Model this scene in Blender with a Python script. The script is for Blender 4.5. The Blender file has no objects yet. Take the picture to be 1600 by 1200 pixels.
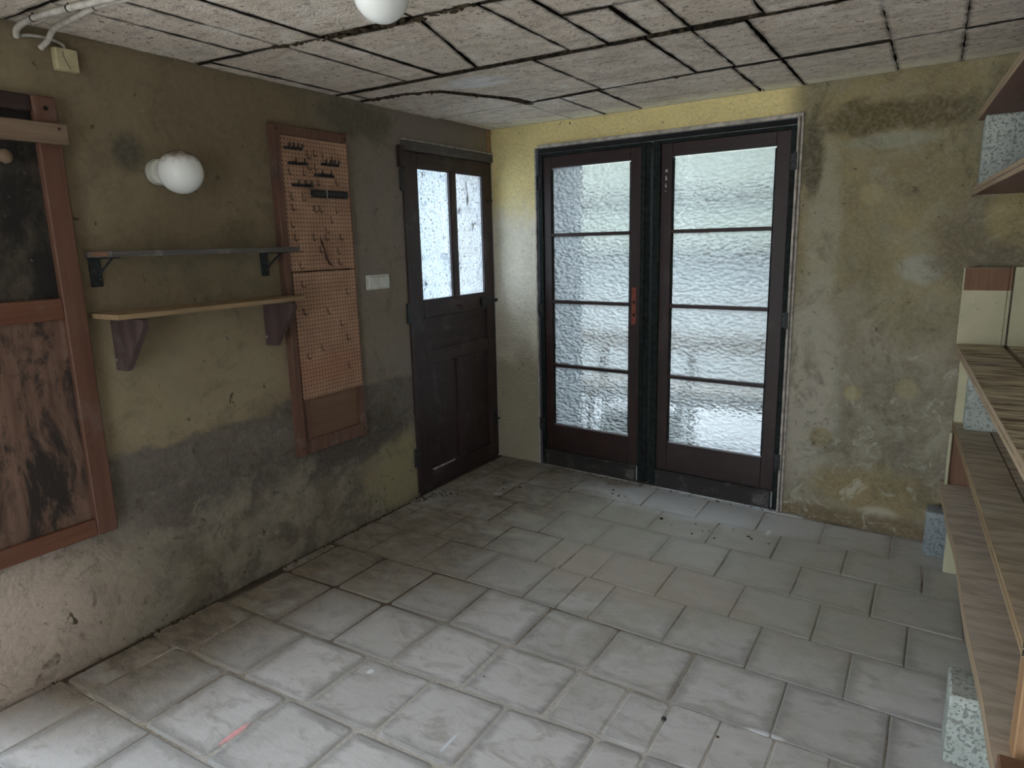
import bpy, bmesh, math, random
from mathutils import Matrix, Vector, noise as mnoise
R = random.Random(7)
S = bpy.context.scene
COL = S.collection

# ---------------------------------------------------------------- camera
cam_d = bpy.data.cameras.new('camera')
cam = bpy.data.objects.new('camera', cam_d); COL.objects.link(cam)
cam_d.sensor_fit = 'HORIZONTAL'; cam_d.sensor_width = 36.0
cam_d.lens = 1078.9 / 1600 * 36.0
cam_d.clip_start = 0.05
_yaw, _pitch, _roll = 0.547985, -0.201711, -0.024558
_f = Vector((-math.sin(_yaw) * math.cos(_pitch), math.cos(_yaw) * math.cos(_pitch), math.sin(_pitch)))
_r0 = Vector((math.cos(_yaw), math.sin(_yaw), 0)); _u0 = _r0.cross(_f)
_r = math.cos(_roll) * _r0 + math.sin(_roll) * _u0
_u = -math.sin(_roll) * _r0 + math.cos(_roll) * _u0
_m = Matrix((_r, _u, -_f)).transposed().to_4x4()
_m.translation = (2.67509, -4.17965, 1.54976)
cam.matrix_world = _m
S.camera = cam

# ---------------------------------------------------------------- world, light, exposure
W = bpy.data.worlds.new('overcast_sky'); S.world = W
W.use_nodes = True
_bg = W.node_tree.nodes['Background']
_bg.inputs['Color'].default_value = (0.76, 0.88, 1.0, 1)
_bg.inputs['Strength'].default_value = 1.9
_added_sun = bpy.data.lights.new('added_sun', 'SUN'); _added_sun.energy = 9.0; _added_sun.angle = .02; _added_sun.color = (1.0, .95, .88)  # sun added to bounce light onto the ceiling, aimed to stay out of view
added_sun = bpy.data.objects.new('added_sun', _added_sun); COL.objects.link(added_sun)
added_sun.matrix_world = Matrix.Translation((6, -8, 9)) @ Vector((.52, -.14, .83)).to_track_quat('Z', 'Y').to_matrix().to_4x4()
S.view_settings.view_transform = 'Standard'
S.view_settings.look = 'None'
S.view_settings.gamma = 1.0
S.view_settings.use_curve_mapping = False
S.view_settings.exposure = 1.90
S.cycles.max_bounces = 10
S.cycles.diffuse_bounces = 6
S.cycles.transmission_bounces = 8
S.cycles.transparent_max_bounces = 12
S.cycles.use_denoising = True

# ---------------------------------------------------------------- mesh helpers
TH = math.atan(-0.0987036)
BW = Matrix.Rotation(TH, 4, 'Z')          # frame of the end wall: x along the wall, y outwards, z up
ID = Matrix.Identity(4)

def box(bm, x0, x1, y0, y1, z0, z1, bev=0.0, seg=1):
    t = bmesh.new()
    v = [t.verts.new((x, y, z)) for x in (x0, x1) for y in (y0, y1) for z in (z0, z1)]
    for f in ((0, 1, 3, 2), (4, 6, 7, 5), (0, 4, 5, 1), (2, 3, 7, 6), (0, 2, 6, 4), (1, 5, 7, 3)):
        t.faces.new([v[i] for i in f])
    bmesh.ops.recalc_face_normals(t, faces=t.faces)
    if bev > 0:
        bmesh.ops.bevel(t, geom=t.edges[:], offset=bev, segments=seg, affect='EDGES', profile=0.5)
    join(bm, t)
    return bm

def join(bm, t, M=None):
    me = bpy.data.meshes.new('tmp'); t.to_mesh(me); t.free()
    if M is not None: me.transform(M)
    bm.from_mesh(me); bpy.data.meshes.remove(me)

def prism(bm, pts, z0, z1, inset=0.0, drop=0.0):
    """Polygon (xy, counter-clockwise) extruded from z0 to z1; inset/drop gives the z1 face a worn rim."""
    n = len(pts)
    cx = sum(p[0] for p in pts) / n; cy = sum(p[1] for p in pts) / n
    a = [bm.verts.new((p[0], p[1], z0)) for p in pts]
    if inset > 0:
        b = [bm.verts.new((p[0], p[1], z1 - drop)) for p in pts]
        c = []
        for p in pts:
            dx, dy = cx - p[0], cy - p[1]; L = math.hypot(dx, dy) or 1
            k = min(inset * 1.41 / L, .5)
            c.append(bm.verts.new((p[0] + dx * k, p[1] + dy * k, z1)))
        rings = [a, b, c]
    else:
        rings = [a, [bm.verts.new((p[0], p[1], z1)) for p in pts]]
    for r, s in zip(rings, rings[1:]):
        for i in range(n):
            bm.faces.new((r[i], r[(i + 1) % n], s[(i + 1) % n], s[i]))
    bm.faces.new(rings[-1]); bm.faces.new(list(reversed(a)))
    bmesh.ops.recalc_face_normals(bm, faces=bm.faces)
    return bm

def tube(bm, pts, r, n=10, cap=True):
    pts = [Vector(p) for p in pts]
    rings = []; up = None
    for i, p in enumerate(pts):
        d = (pts[min(i + 1, len(pts) - 1)] - pts[max(i - 1, 0)]).normalized()
        if up is None:
            up = d.orthogonal().normalized()
        up = (up - d * up.dot(d)).normalized(); s = d.cross(up)
        rr = r[i] if isinstance(r, (list, tuple)) else r
        rings.append([bm.verts.new(p + (up * math.cos(2 * math.pi * k / n) + s * math.sin(2 * math.pi * k / n)) * rr) for k in range(n)])
    for a, b in zip(rings, rings[1:]):
        for k in range(n):
            bm.faces.new((a[k], a[(k + 1) % n], b[(k + 1) % n], b[k]))
    if cap:
        bm.faces.new(list(reversed(rings[0]))); bm.faces.new(rings[-1])
    bmesh.ops.recalc_face_normals(bm, faces=bm.faces)
    return bm

def lathe(bm, prof, M, n=32):
    """prof: list of (radius, height); spun about local z, placed by M."""
    t = bmesh.new(); rings = []
    for r, h in prof:
        if r < 1e-6: rings.append([t.verts.new((0, 0, h))])
        else: rings.append([t.verts.new((r * math.cos(2 * math.pi * k / n), r * math.sin(2 * math.pi * k / n), h)) for k in range(n)])
    for a, b in zip(rings, rings[1:]):
        for k in range(n):
            q = [a[k % len(a)], a[(k + 1) % len(a)], b[(k + 1) % len(b)], b[k % len(b)]]
            u = []
            for v in q:
                if v not in u: u.append(v)
            if len(u) > 2: t.faces.new(u)
    bmesh.ops.recalc_face_normals(t, faces=t.faces)
    join(bm, t, M); return bm

MW = {}
def smooth(o, on=True):
    for p in o.data.polygons: p.use_smooth = on

def obj(name, bm, mat, parent=None, frame=ID, sm=False, label=None, cat=None, group=None, kind=None):
    """One mesh object. bm is given in `frame`; its origin goes to its base centre (top level) or to its parent's."""
    me = bpy.data.meshes.new(name)
    if parent is not None:
        T = MW[parent.name].inverted() @ frame
        bm.transform(T)
        bm.to_mesh(me); bm.free()
        o = bpy.data.objects.new(name, me); COL.objects.link(o); o.parent = parent
        MW[o.name] = MW[parent.name].copy()
    else:
        xs = [v.co.x for v in bm.verts]; ys = [v.co.y for v in bm.verts]; zs = [v.co.z for v in bm.verts]
        c = Vector(((min(xs) + max(xs)) / 2, (min(ys) + max(ys)) / 2, min(zs)))
        bm.transform(Matrix.Translation(-c))
        bm.to_mesh(me); bm.free()
        o = bpy.data.objects.new(name, me); COL.objects.link(o)
        o.matrix_world = frame @ Matrix.Translation(c)
        MW[o.name] = (frame @ Matrix.Translation(c)).copy()
    if mat is not None: me.materials.append(mat)
    if sm: smooth(o)
    tag(o, label, cat, group, kind)
    return o

def tag(o, label=None, cat=None, group=None, kind=None):
    if label: o['label'] = label
    if cat: o['category'] = cat
    if group: o['group'] = group
    if kind: o['kind'] = kind
    return o

def root(name, loc, label, cat, group=None, kind=None, frame=ID):
    o = bpy.data.objects.new(name, None); COL.objects.link(o)
    o.empty_display_size = .1
    M = frame @ Matrix.Translation(Vector(loc)); o.matrix_world = M; MW[o.name] = M.copy()
    tag(o, label, cat, group, kind)
    return o

def B(): return bmesh.new()
def bx(*a, **k): return box(B(), *a, **k)

# ---------------------------------------------------------------- material helpers
class NT:
    def __init__(s, name):
        s.m = bpy.data.materials.new(name); s.m.use_nodes = True
        s.t = s.m.node_tree; s.t.nodes.clear()
        s.out = s.n('ShaderNodeOutputMaterial')
    def n(s, k): return s.t.nodes.new(k)
    def l(s, a, b):
        if isinstance(a, (int, float)): b.default_value = a
        elif isinstance(a, tuple): b.default_value = (a + (1,)) if len(a) == 3 and b.type == 'RGBA' else a
        else: s.t.links.new(a, b)
    def pos(s): return s.n('ShaderNodeNewGeometry').outputs['Position']
    def loc(s): return s.n('ShaderNodeTexCoord').outputs['Object']
    def rnd(s): return s.n('ShaderNodeObjectInfo').outputs['Random']
    def scale(s, v, k, off=(0, 0, 0)):
        m = s.n('ShaderNodeMapping'); s.l(v, m.inputs['Vector']); m.inputs['Scale'].default_value = k; m.inputs['Location'].default_value = off
        return m.outputs[0]
    def shift(s, v, amt):
        a = s.n('ShaderNodeVectorMath'); a.operation = 'ADD'; s.l(v, a.inputs[0]); s.l(amt, a.inputs[1]); return a.outputs[0]
    def noise(s, v, sc, det=5, ro=.6, dist=0):
        k = s.n('ShaderNodeTexNoise'); s.l(v, k.inputs['Vector']); k.inputs['Scale'].default_value = sc
        k.inputs['Detail'].default_value = det; k.inputs['Roughness'].default_value = ro; k.inputs['Distortion'].default_value = dist
        return k.outputs['Fac']
    def voro(s, v, sc, feat='F1', out='Distance', rnd=1.0):
        k = s.n('ShaderNodeTexVoronoi'); k.feature = feat; s.l(v, k.inputs['Vector']); k.inputs['Scale'].default_value = sc
        k.inputs['Randomness'].default_value = rnd
        return k.outputs[out]
    def math(s, op, a, b=0.0, c=0.0):
        k = s.n('ShaderNodeMath'); k.operation = op; s.l(a, k.inputs[0]); s.l(b, k.inputs[1]); s.l(c, k.inputs[2]); return k.outputs[0]
    def ss(s, v, lo, hi, o0=0., o1=1.):
        k = s.n('ShaderNodeMapRange'); k.interpolation_type = 'SMOOTHSTEP'
        s.l(v, k.inputs[0])
        if lo < hi: a = (lo, hi, o0, o1)
        else: a = (hi, lo, o1, o0)
        for i, q in enumerate(a): k.inputs[i + 1].default_value = q
        return k.outputs[0]
    def mix(s, f, a, b, mode='MIX'):
        k = s.n('ShaderNodeMix'); k.data_type = 'RGBA'; k.blend_type = mode
        s.l(f, k.inputs[0]); s.l(a, k.inputs[6]); s.l(b, k.inputs[7]); return k.outputs[2]
    def sep(s, v):
        k = s.n('ShaderNodeSeparateXYZ'); s.l(v, k.inputs[0]); return k.outputs
    def blob(s, pos, c, r, wob=None, amt=.5, soft=.35):
        """1 inside an ellipsoid stain at c with radii r, ragged by the noise wob."""
        sc = tuple(1. / q for q in r)
        d = s.n('ShaderNodeVectorMath'); d.operation = 'DISTANCE'
        m = s.n('ShaderNodeVectorMath'); m.operation = 'MULTIPLY'; s.l(pos, m.inputs[0]); m.inputs[1].default_value = sc
        s.l(m.outputs[0], d.inputs[0]); d.inputs[1].default_value = tuple(a * b for a, b in zip(c, sc))
        v = d.outputs['Value']
        if wob is not None: v = s.math('MULTIPLY_ADD', wob, amt * 2, s.math('SUBTRACT', v, amt))
        return s.ss(v, 1 + soft, 1 - soft)
    def bump(s, h, st=.5, dist=.01, nrm=None):
        k = s.n('ShaderNodeBump'); s.l(h, k.inputs['Height']); k.inputs['Strength'].default_value = st; k.inputs['Distance'].default_value = dist
        if nrm is not None: s.l(nrm, k.inputs['Normal'])
        return k.outputs[0]
    gain = None
    def bsdf(s, col, rough=.8, nrm=None, spec=.3, metal=0., **kw):
        if s.gain is not None: col = s.mix(1.0, col, s.gain, 'MULTIPLY')
        k = s.n('ShaderNodeBsdfPrincipled'); s.l(col, k.inputs['Base Color']); s.l(rough, k.inputs['Roughness'])
        k.inputs['Specular IOR Level'].default_value = spec; k.inputs['Metallic'].default_value = metal
        if nrm is not None: s.l(nrm, k.inputs['Normal'])
        for a, b in kw.items(): k.inputs[a].default_value = b
        s.t.links.new(k.outputs[0], s.out.inputs[0]); return s.m

def plain(name, col, rough=.6, var=.12, sc=30, bumpst=.15, spec=.3, metal=0.):
    t = NT(name); p = t.loc(); n = t.noise(p, sc, 5)
    dark = tuple(c * (1 - 2.2 * var) for c in col); lite = tuple(min(1, c * (1 + var)) for c in col)
    return t.bsdf(t.mix(t.ss(n, .3, .7), dark, lite), rough, t.bump(n, bumpst, .004), spec, metal)

def wood(name, a, b, axis=1, rough=.7, stain=None, stain_amt=.5, sc=1., dust=0.0, seed=0.0, spec=.3, gain=None):
    t = NT(name); t.gain = gain; p = t.shift(t.loc(), (seed, seed * 1.7, seed * .6))
    k = [26 * sc] * 3; k[axis] = 1.6 * sc
    g = t.noise(t.scale(p, tuple(k)), 1, 6, .65, .4)
    k2 = [90 * sc] * 3; k2[axis] = 3 * sc
    fine = t.noise(t.scale(p, tuple(k2)), 1, 3, .6)
    col = t.mix(t.ss(g, .3, .72), a, b)
    col = t.mix(t.ss(fine, .55, .8, 0, .35), col, tuple(c * .45 for c in a))
    if stain is not None:
        k3 = [5 * sc] * 3; k3[axis] = 2.2 * sc
        sn = t.noise(t.scale(p, tuple(k3)), 1, 7, .68)
        col = t.mix(t.ss(sn, .56 - .22 * (stain_amt - .5), .70 - .22 * (stain_amt - .5)), col, stain)
    if dust > 0:
        dn = t.noise(p, 7, 6, .7); col = t.mix(t.ss(dn, .5, .78, 0, dust), col, (.42, .40, .36))
        sp = t.noise(p, 160, 2); col = t.mix(t.ss(sp, .70, .76, 0, dust), col, (.55, .52, .47))
    h = t.math('ADD', g, t.math('MULTIPLY', fine, .5))
    return t.bsdf(col, rough, t.bump(h, .35, .003), spec)

# plaster of the left wall
def mat_left_plaster():
    t = NT('olive_plaster'); t.gain = (.73, .715, .70); p = t.pos(); x, y, z = t.sep(p)
    n1 = t.noise(p, 1.1, 6, .6, .3); n2 = t.noise(p, 5, 8, .65, .5); n3 = t.noise(p, 45, 6, .6); n4 = t.noise(t.shift(p, (3, 8, 1)), 2.4, 7, .62, .6)
    col = t.mix(t.ss(n1, .32, .68), (.26, .205, .128), (.36, .30, .195))
    col = t.mix(t.ss(n2, .45, .70, 0, .7), col, (.215, .18, .125))
    # grey brown zone towards the small door
    col = t.mix(t.math('MULTIPLY', t.ss(y, -1.75, -1.2), t.ss(n4, .28, .6, .45, 1)), col, (.30, .265, .235))
    col = t.mix(t.math('MULTIPLY', t.blob(p, (0, -2.3, 1.0), (1, .75, .30), n2, .8, .5), .6), col, (.44, .375, .25))
    # damp band low on the wall
    zz = t.math('MULTIPLY_ADD', n4, .26, t.math('SUBTRACT', z, .13))
    band = t.math('MULTIPLY', t.ss(zz, .80, .765), t.ss(zz, .18, .42, .55, 1))
    col = t.mix(band, col, t.mix(t.ss(n2, .35, .7), (.150, .132, .118), (.235, .212, .190)))
    # lower mottled coat
    low = t.math('MULTIPLY', t.ss(zz, .56, .36), t.ss(n2, .36, .60))
    col = t.mix(low, col, (.36, .325, .255))
    low2 = t.math('MULTIPLY', t.ss(z, .42, .3), t.ss(t.noise(t.shift(p, (5, 1, 2)), 3.1, 8, .7, .8), .47, .62))
    col = t.mix(t.math('MULTIPLY', low2, .8), col, (.15, .13, .105))
    col = t.mix(t.blob(p, (0, -1.15, .22), (1, .26, .24), n2, .9), col, (.42, .36, .215))
    col = t.mix(t.blob(p, (0, -1.45, .50), (1, .36, .12), n2, .9), col, (.115, .10, .095))
    col = t.mix(t.math('MULTIPLY', t.blob(p, (0, -3.38, .20), (1, .50, .36), n2, .55, .75), .85), col, (.92, .76, .65))  # pale plaster patch, lightened further to paint in light bounced off the floor
    col = t.mix(t.blob(p, (0, -1.3, 2.2), (1, .22, .10), n2, 1.0), col, (.17, .155, .115))
    col = t.mix(t.blob(p, (0, -2.57, 1.92), (1, .07, .07), n2, .8), col, (.12, .115, .09))
    c1_ = t.noise(t.shift(p, (11, 3, 6)), 3.2, 10, .72, 1.2); c2_ = t.noise(t.shift(p, (1, 9, 4)), 11, 9, .74, 1.0)
    col = t.mix(t.ss(c1_, .52, .66, 0, .45), col, (.15, .125, .085))
    lowz = t.ss(z, .95, .5, .25, 1.)
    col = t.mix(t.math('MULTIPLY', t.ss(c2_, .54, .66), t.math('MULTIPLY', lowz, .75)), col, (.11, .095, .075))
    col = t.mix(t.math('MULTIPLY', t.ss(c2_, .44, .33), t.math('MULTIPLY', lowz, .6)), col, (.46, .42, .34))
    # specks, cobweb dirt, small pale chips
    sp = t.noise(t.scale(p, (1, 1, .7)), 19, 4, .62, .9); col = t.mix(t.ss(sp, .655, .72, 0, .9), col, (.06, .052, .036))
    sp2 = t.noise(t.shift(p, (9, 4, 7)), 42, 2, .5); col = t.mix(t.ss(sp2, .755, .79, 0, .8), col, (.55, .52, .45))
    col = t.mix(t.ss(n3, .3, .8, 0, .25), col, (.42, .37, .27))
    h = t.math('ADD', t.math('MULTIPLY', n2, 1.2), t.math('MULTIPLY', n3, .35))
    return t.bsdf(col, .92, t.bump(t.math('MULTIPLY', h, t.ss(z, .95, .6, .3, 1.)), .7, .022), .12)

def mat_end_plaster():
    t = NT('stained_end_wall_plaster'); t.gain = (1.17, 1.11, .93); p = t.pos(); x, y, z = t.sep(p)
    n1 = t.noise(p, 1.6, 7, .62, .5); n2 = t.noise(p, 5.5, 8, .66, .5); n3 = t.noise(p, 55, 5, .6); n4 = t.noise(t.shift(p, (7, 2, 5)), 2.6, 7, .62, .6)
    col = t.mix(t.ss(n1, .36, .64), (.22, .195, .13), (.31, .275, .175))
    col = t.mix(t.ss(n2, .45, .7, 0, .7), col, (.30, .285, .25))
    # cold grey lower half
    col = t.mix(t.math('MULTIPLY', t.ss(t.math('MULTIPLY_ADD', n4, .6, z), 1.75, 1.15), .85), col, t.mix(t.ss(n2, .35, .68), (.20, .19, .175), (.33, .315, .29)))
    # lime bloom beside the door frame
    col = t.mix(t.math('MULTIPLY', t.blob(p, (2.14, -.21, .75), (.14, 1, .55), n2, .8), .75), col, (.44, .43, .42))
    col = t.mix(t.math('MULTIPLY', t.blob(p, (2.16, -.21, 1.5), (.08, 1, .5), n2, .9), .5), col, (.40, .40, .37))
    col = t.mix(t.blob(p, (2.62, -.26, 1.38), (.10, 1, .07), n2, .6), col, (.36, .37, .355))
    col = t.mix(t.blob(p, (2.45, -.25, 1.99), (.18, 1, .04), n2, .8), col, (.30, .31, .27))
    # brown damp along the ceiling and corner
    col = t.mix(t.blob(p, (2.45, -.24, 2.10), (.36, 1, .075), n2, 1.1), col, (.125, .105, .062))
    col = t.mix(t.blob(p, (2.09, -.2, 1.95), (.05, 1, .22), n2, 1.0), col, (.115, .108, .08))
    col = t.mix(t.math('MULTIPLY', t.blob(p, (2.85, -.28, 1.50), (.20, 1, .22), n2, .7), .8), col, (.15, .132, .105))
    col = t.mix(t.math('MULTIPLY', t.blob(p, (2.50, -.25, .20), (.30, 1, .13), n2, .8), .9), col, (.27, .22, .13))
    col = t.mix(t.blob(p, (2.52, -.25, .10), (.09, 1, .035), n2, .7), col, (.40, .38, .33))
    col = t.mix(t.math('MULTIPLY', t.blob(p, (2.45, -.24, .02), (.5, 1, .07), n2, .8), .9), col, (.17, .13, .085))
    # round pale repairs
    for c, r, k in (((2.38, -.235, 1.74), .052, (.35, .315, .20)), ((2.36, -.235, .735), .042, (.37, .33, .20)), ((2.22, -.22, .47), .055, (.29, .255, .165)),
                    ((2.52, -.25, .33), .05, (.27, .24, .15)), ((2.98, -.29, 1.62), .13, (.34, .29, .16)), ((2.6, -.26, .78), .05, (.34, .31, .22))):
        col = t.mix(t.math('MULTIPLY', t.blob(p, c, (r, 1, r), n2, .25, .25), .8), col, k)
    # cloudy damp and gritty lime at several sizes
    c1_ = t.noise(t.shift(p, (11, 3, 6)), 3.4, 10, .72, 1.2); c2_ = t.noise(t.shift(p, (1, 9, 4)), 9, 9, .74, 1.0); c3_ = t.noise(t.shift(p, (6, 6, 9)), 24, 6, .7, .5)
    col = t.mix(t.ss(c1_, .50, .66, 0, .62), col, (.125, .115, .090))
    col = t.mix(t.ss(c2_, .54, .68, 0, .50), col, (.135, .122, .098))
    col = t.mix(t.math('MULTIPLY', t.ss(c2_, .46, .34), t.ss(z, 1.3, .6, .25, .8)), col, (.46, .45, .42))
    col = t.mix(t.math('MULTIPLY', t.ss(c3_, .56, .68), t.ss(z, 1.2, .5, .15, .7)), col, (.14, .125, .10))
    # pale yellow lintel and corner strip
    yel = t.mix(t.ss(n2, .4, .75, 0, .35), (.82, .73, .42), (.64, .56, .32))
    white = t.mix(t.ss(n2, .35, .7), (.80, .80, .80), (.70, .70, .68))
    lin = t.math('MAXIMUM', t.math('MULTIPLY', t.ss(x, 2.06, 1.9), t.ss(z, 2.12, 2.15)), t.ss(t.math('MULTIPLY_ADD', n2, .04, x), .40, .37))
    strip = t.mix(t.ss(t.math('MULTIPLY_ADD', n4, .5, z), 1.85, 2.15), white, yel)
    strip = t.mix(t.math('MULTIPLY', t.ss(t.math('MULTIPLY_ADD', n4, .8, z), 1.55, 1.05), .85), strip, (.27, .25, .20))
    col = t.mix(lin, col, strip)
    sp = t.noise(p, 26, 3, .5); col = t.mix(t.ss(sp, .69, .74, 0, .8), col, (.10, .09, .07))
    col = t.mix(t.ss(n3, .35, .8, 0, .3), col, (.42, .40, .34))
    h = t.math('ADD', t.math('MULTIPLY', n2, 1.3), t.math('MULTIPLY', n3, .5))
    return t.bsdf(col, .92, t.bump(h, .95, .028), .12)

def mat_ceiling_panel():
    t = NT('ceiling_board_concrete'); t.gain = (1.36, 1.36, 1.36); p = t.pos(); r = t.rnd()
    n1 = t.noise(p, 2.2, 6, .6, .4); n2 = t.noise(p, 14, 6, .7); n3 = t.noise(p, 90, 3, .6)
    col = t.mix(t.ss(n1, .3, .7), (.55, .485, .42), (.68, .61, .54))
    col = t.mix(t.math('MULTIPLY', r, .35), col, (.48, .41, .34))
    col = t.mix(t.ss(n2, .48, .72, 0, .55), col, (.36, .31, .255))
    sp = t.noise(t.shift(p, (4, 4, 1)), 48, 3, .6); col = t.mix(t.ss(sp, .60, .68, 0, .85), col, (.12, .105, .085))
    sq = t.noise(t.shift(p, (7, 1, 1)), 21, 6, .75, .5); col = t.mix(t.ss(sq, .57, .66, 0, .7), col, (.20, .17, .14))
    x, y, z = t.sep(p)
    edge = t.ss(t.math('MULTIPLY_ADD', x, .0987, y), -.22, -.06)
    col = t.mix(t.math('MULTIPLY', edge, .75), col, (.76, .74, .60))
    col = t.mix(t.blob(p, (.74, -1.26, 2.3), (.16, .10, 1), n2, .5), col, (.66, .66, .66))  # lit part of this board, painted paler
    at = t.n('ShaderNodeAttribute'); at.attribute_name = 'rim'
    rim = t.ss(t.math('MULTIPLY_ADD', n2, 1.5, at.outputs['Fac']), .95, 1.9)
    col = t.mix(t.math('MULTIPLY', rim, .9), col, (.10, .082, .065))
    st = t.noise(t.scale(p, (1, 3, 1)), 5, 9, .74, .8); col = t.mix(t.ss(st, .48, .66, 0, .6), col, (.30, .26, .215))
    lt_ = t.noise(t.shift(p, (5, 5, 5)), 8, 8, .7); col = t.mix(t.ss(lt_, .52, .66, 0, .5), col, (.74, .71, .67))
    h = t.math('ADD', n2, t.math('MULTIPLY', n3, .8))
    return t.bsdf(col, .95, t.bump(h, 1.0, .012), .1)

def mat_tile():
    t = NT('cement_floor_tile'); t.gain = (1.58, 1.60, 1.70); p = t.pos(); o = t.loc(); r = t.rnd(); x, y, z = t.sep(p)
    n1 = t.noise(p, 3, 6, .62, .4); n2 = t.noise(t.scale(p, (1, 2.2, 1)), 9, 7, .66, .5); n3 = t.noise(p, 120, 3)
    ox, oy, oz = t.sep(o)
    col = t.mix(r, (.31, .30, .275), (.41, .395, .365))
    col = t.mix(t.ss(n1, .35, .68, 0, .6), col, (.45, .435, .41))
    col = t.mix(t.ss(n2, .5, .75, 0, .45), col, (.24, .235, .205))
    # dirt worked into the rims
    e = t.math('MAXIMUM', t.math('ABSOLUTE', ox), t.math('ABSOLUTE', oy))
    rim = t.ss(t.math('MULTIPLY_ADD', n2, .09, e), .155, .20)
    col = t.mix(t.math('MULTIPLY', rim, .7), col, (.17, .165, .15))
    m1 = t.noise(t.shift(p, (8, 3, 0)), 1.7, 9, .7, .9); m2 = t.noise(t.scale(t.shift(p, (3, 7, 0)), (1, 1.7, 1)), 6.5, 9, .72, .8)
    col = t.mix(t.ss(m2, .50, .68, 0, .62), col, (.185, .172, .142))
    col = t.mix(t.ss(m2, .44, .32, 0, .22), col, (.46, .455, .44))
    col = t.mix(t.math('MULTIPLY', t.ss(m1, .44, .62, 0, .8), t.math('MULTIPLY', t.ss(y, -2.5, -1.7), t.ss(x, 2.5, 1.5, .35, 1.))), col, (.225, .200, .150))
    # greenish brown trodden earth by the small door
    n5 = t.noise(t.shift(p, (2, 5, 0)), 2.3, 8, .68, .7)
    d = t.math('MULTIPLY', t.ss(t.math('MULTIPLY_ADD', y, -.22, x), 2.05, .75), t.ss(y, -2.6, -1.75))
    d = t.math('MAXIMUM', d, t.math('MULTIPLY', t.ss(t.math('MULTIPLY_ADD', n5, .5, x), 1.05, .45), t.ss(y, -3.45, -3.05)))  # dirt along the left wall, widened to paint in the shaded strip too
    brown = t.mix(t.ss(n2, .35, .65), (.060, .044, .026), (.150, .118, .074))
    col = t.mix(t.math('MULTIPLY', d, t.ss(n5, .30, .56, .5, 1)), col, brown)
    # rusty and green tinge in the middle
    col = t.mix(t.math('MULTIPLY', t.blob(p, (2.0, -1.0, 0), (1.2, .7, 1), n5, .8), .6), col, (.24, .228, .165))
    col = t.mix(t.math('MULTIPLY', t.blob(p, (1.6, -1.35, 0), (.5, .25, 1), n5, .8), .4), col, (.30, .235, .17))
    col = t.mix(t.math('MULTIPLY', t.blob(p, (1.75, -.35, 0), (.75, .20, 1), n5, .8), .6), col, (.40, .405, .39))
    # pink chalk line and lime drips
    for c, rr, k in (((.84, -2.97, 0), (.010, .055, 1), (.62, .28, .28)), ((1.0, -2.50, 0), (.012, .014, 1), (.62, .65, .65)), ((1.48, -2.66, 0), (.006, .045, 1), (.48, .52, .54)),
                     ((2.34, -2.13, 0), (.06, .010, 1), (.46, .47, .46)), ((2.03, -.53, 0), (.012, .04, 1), (.5, .5, .46))):
        col = t.mix(t.math('MULTIPLY', t.blob(p, c, rr, n2, .35, .3), .85), col, k)
    col = t.mix(t.ss(n3, .3, .8, 0, .2), col, (.42, .41, .39))
    h = t.math('ADD', n2, t.math('MULTIPLY', n3, .25))
    return t.bsdf(col, t.ss(n2, .3, .7, .50, .68), t.bump(h, .3, .006), .35)

def mat_grout():
    t = NT('sandy_joint_mortar'); p = t.pos(); x, y, z = t.sep(p)
    n = t.noise(p, 4, 6, .65); n2 = t.noise(p, 60, 4)
    col = t.mix(t.ss(n, .38, .62), (.20, .17, .135), (.46, .42, .36))
    near = t.math('MULTIPLY', t.ss(y, -1.9, -2.3), t.ss(x, .6, 1.0))
    col = t.mix(t.math('MULTIPLY', near, .85), col, (.60, .57, .53))
    col = t.mix(t.math('MULTIPLY', t.ss(x, 1.5, .6), t.ss(y, -2.7, -2.0)), col, (.10, .075, .05))
    col = t.mix(t.ss(x, .10, .04), col, (.07, .055, .04))
    return t.bsdf(col, .95, t.bump(n2, .8, .006), .1)

def mat_ripple_glass():
    t = NT('rippled_cathedral_glass'); o = t.loc()
    w = t.noise(o, 9, 2, .5); sc = t.scale(t.shift(o, (0, 0, 0)), (40, 40, 72))
    v = t.voro(sc, 1, 'SMOOTH_F1'); n = t.noise(t.scale(o, (22, 22, 40)), 1, 2, .5, .6)
    h = t.math('ADD', v, t.math('MULTIPLY', n, .5))
    b = t.bump(h, 1.0, .0055); b2 = t.bump(h, 1.0, .06)
    g = t.n('ShaderNodeBsdfGlass'); g.inputs['Roughness'].default_value = .03; g.inputs['IOR'].default_value = 1.35
    g.inputs['Color'].default_value = (.97, .985, .975, 1); t.l(b, g.inputs['Normal'])
    tr = t.n('ShaderNodeBsdfTranslucent'); tr.inputs['Color'].default_value = (.62, .655, .65, 1); t.l(b2, tr.inputs['Normal'])
    m = t.n('ShaderNodeMixShader'); m.inputs[0].default_value = .33
    t.l(g.outputs[0], m.inputs[1]); t.l(tr.outputs[0], m.inputs[2]); t.l(m.outputs[0], t.out.inputs[0])
    return t.m

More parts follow.
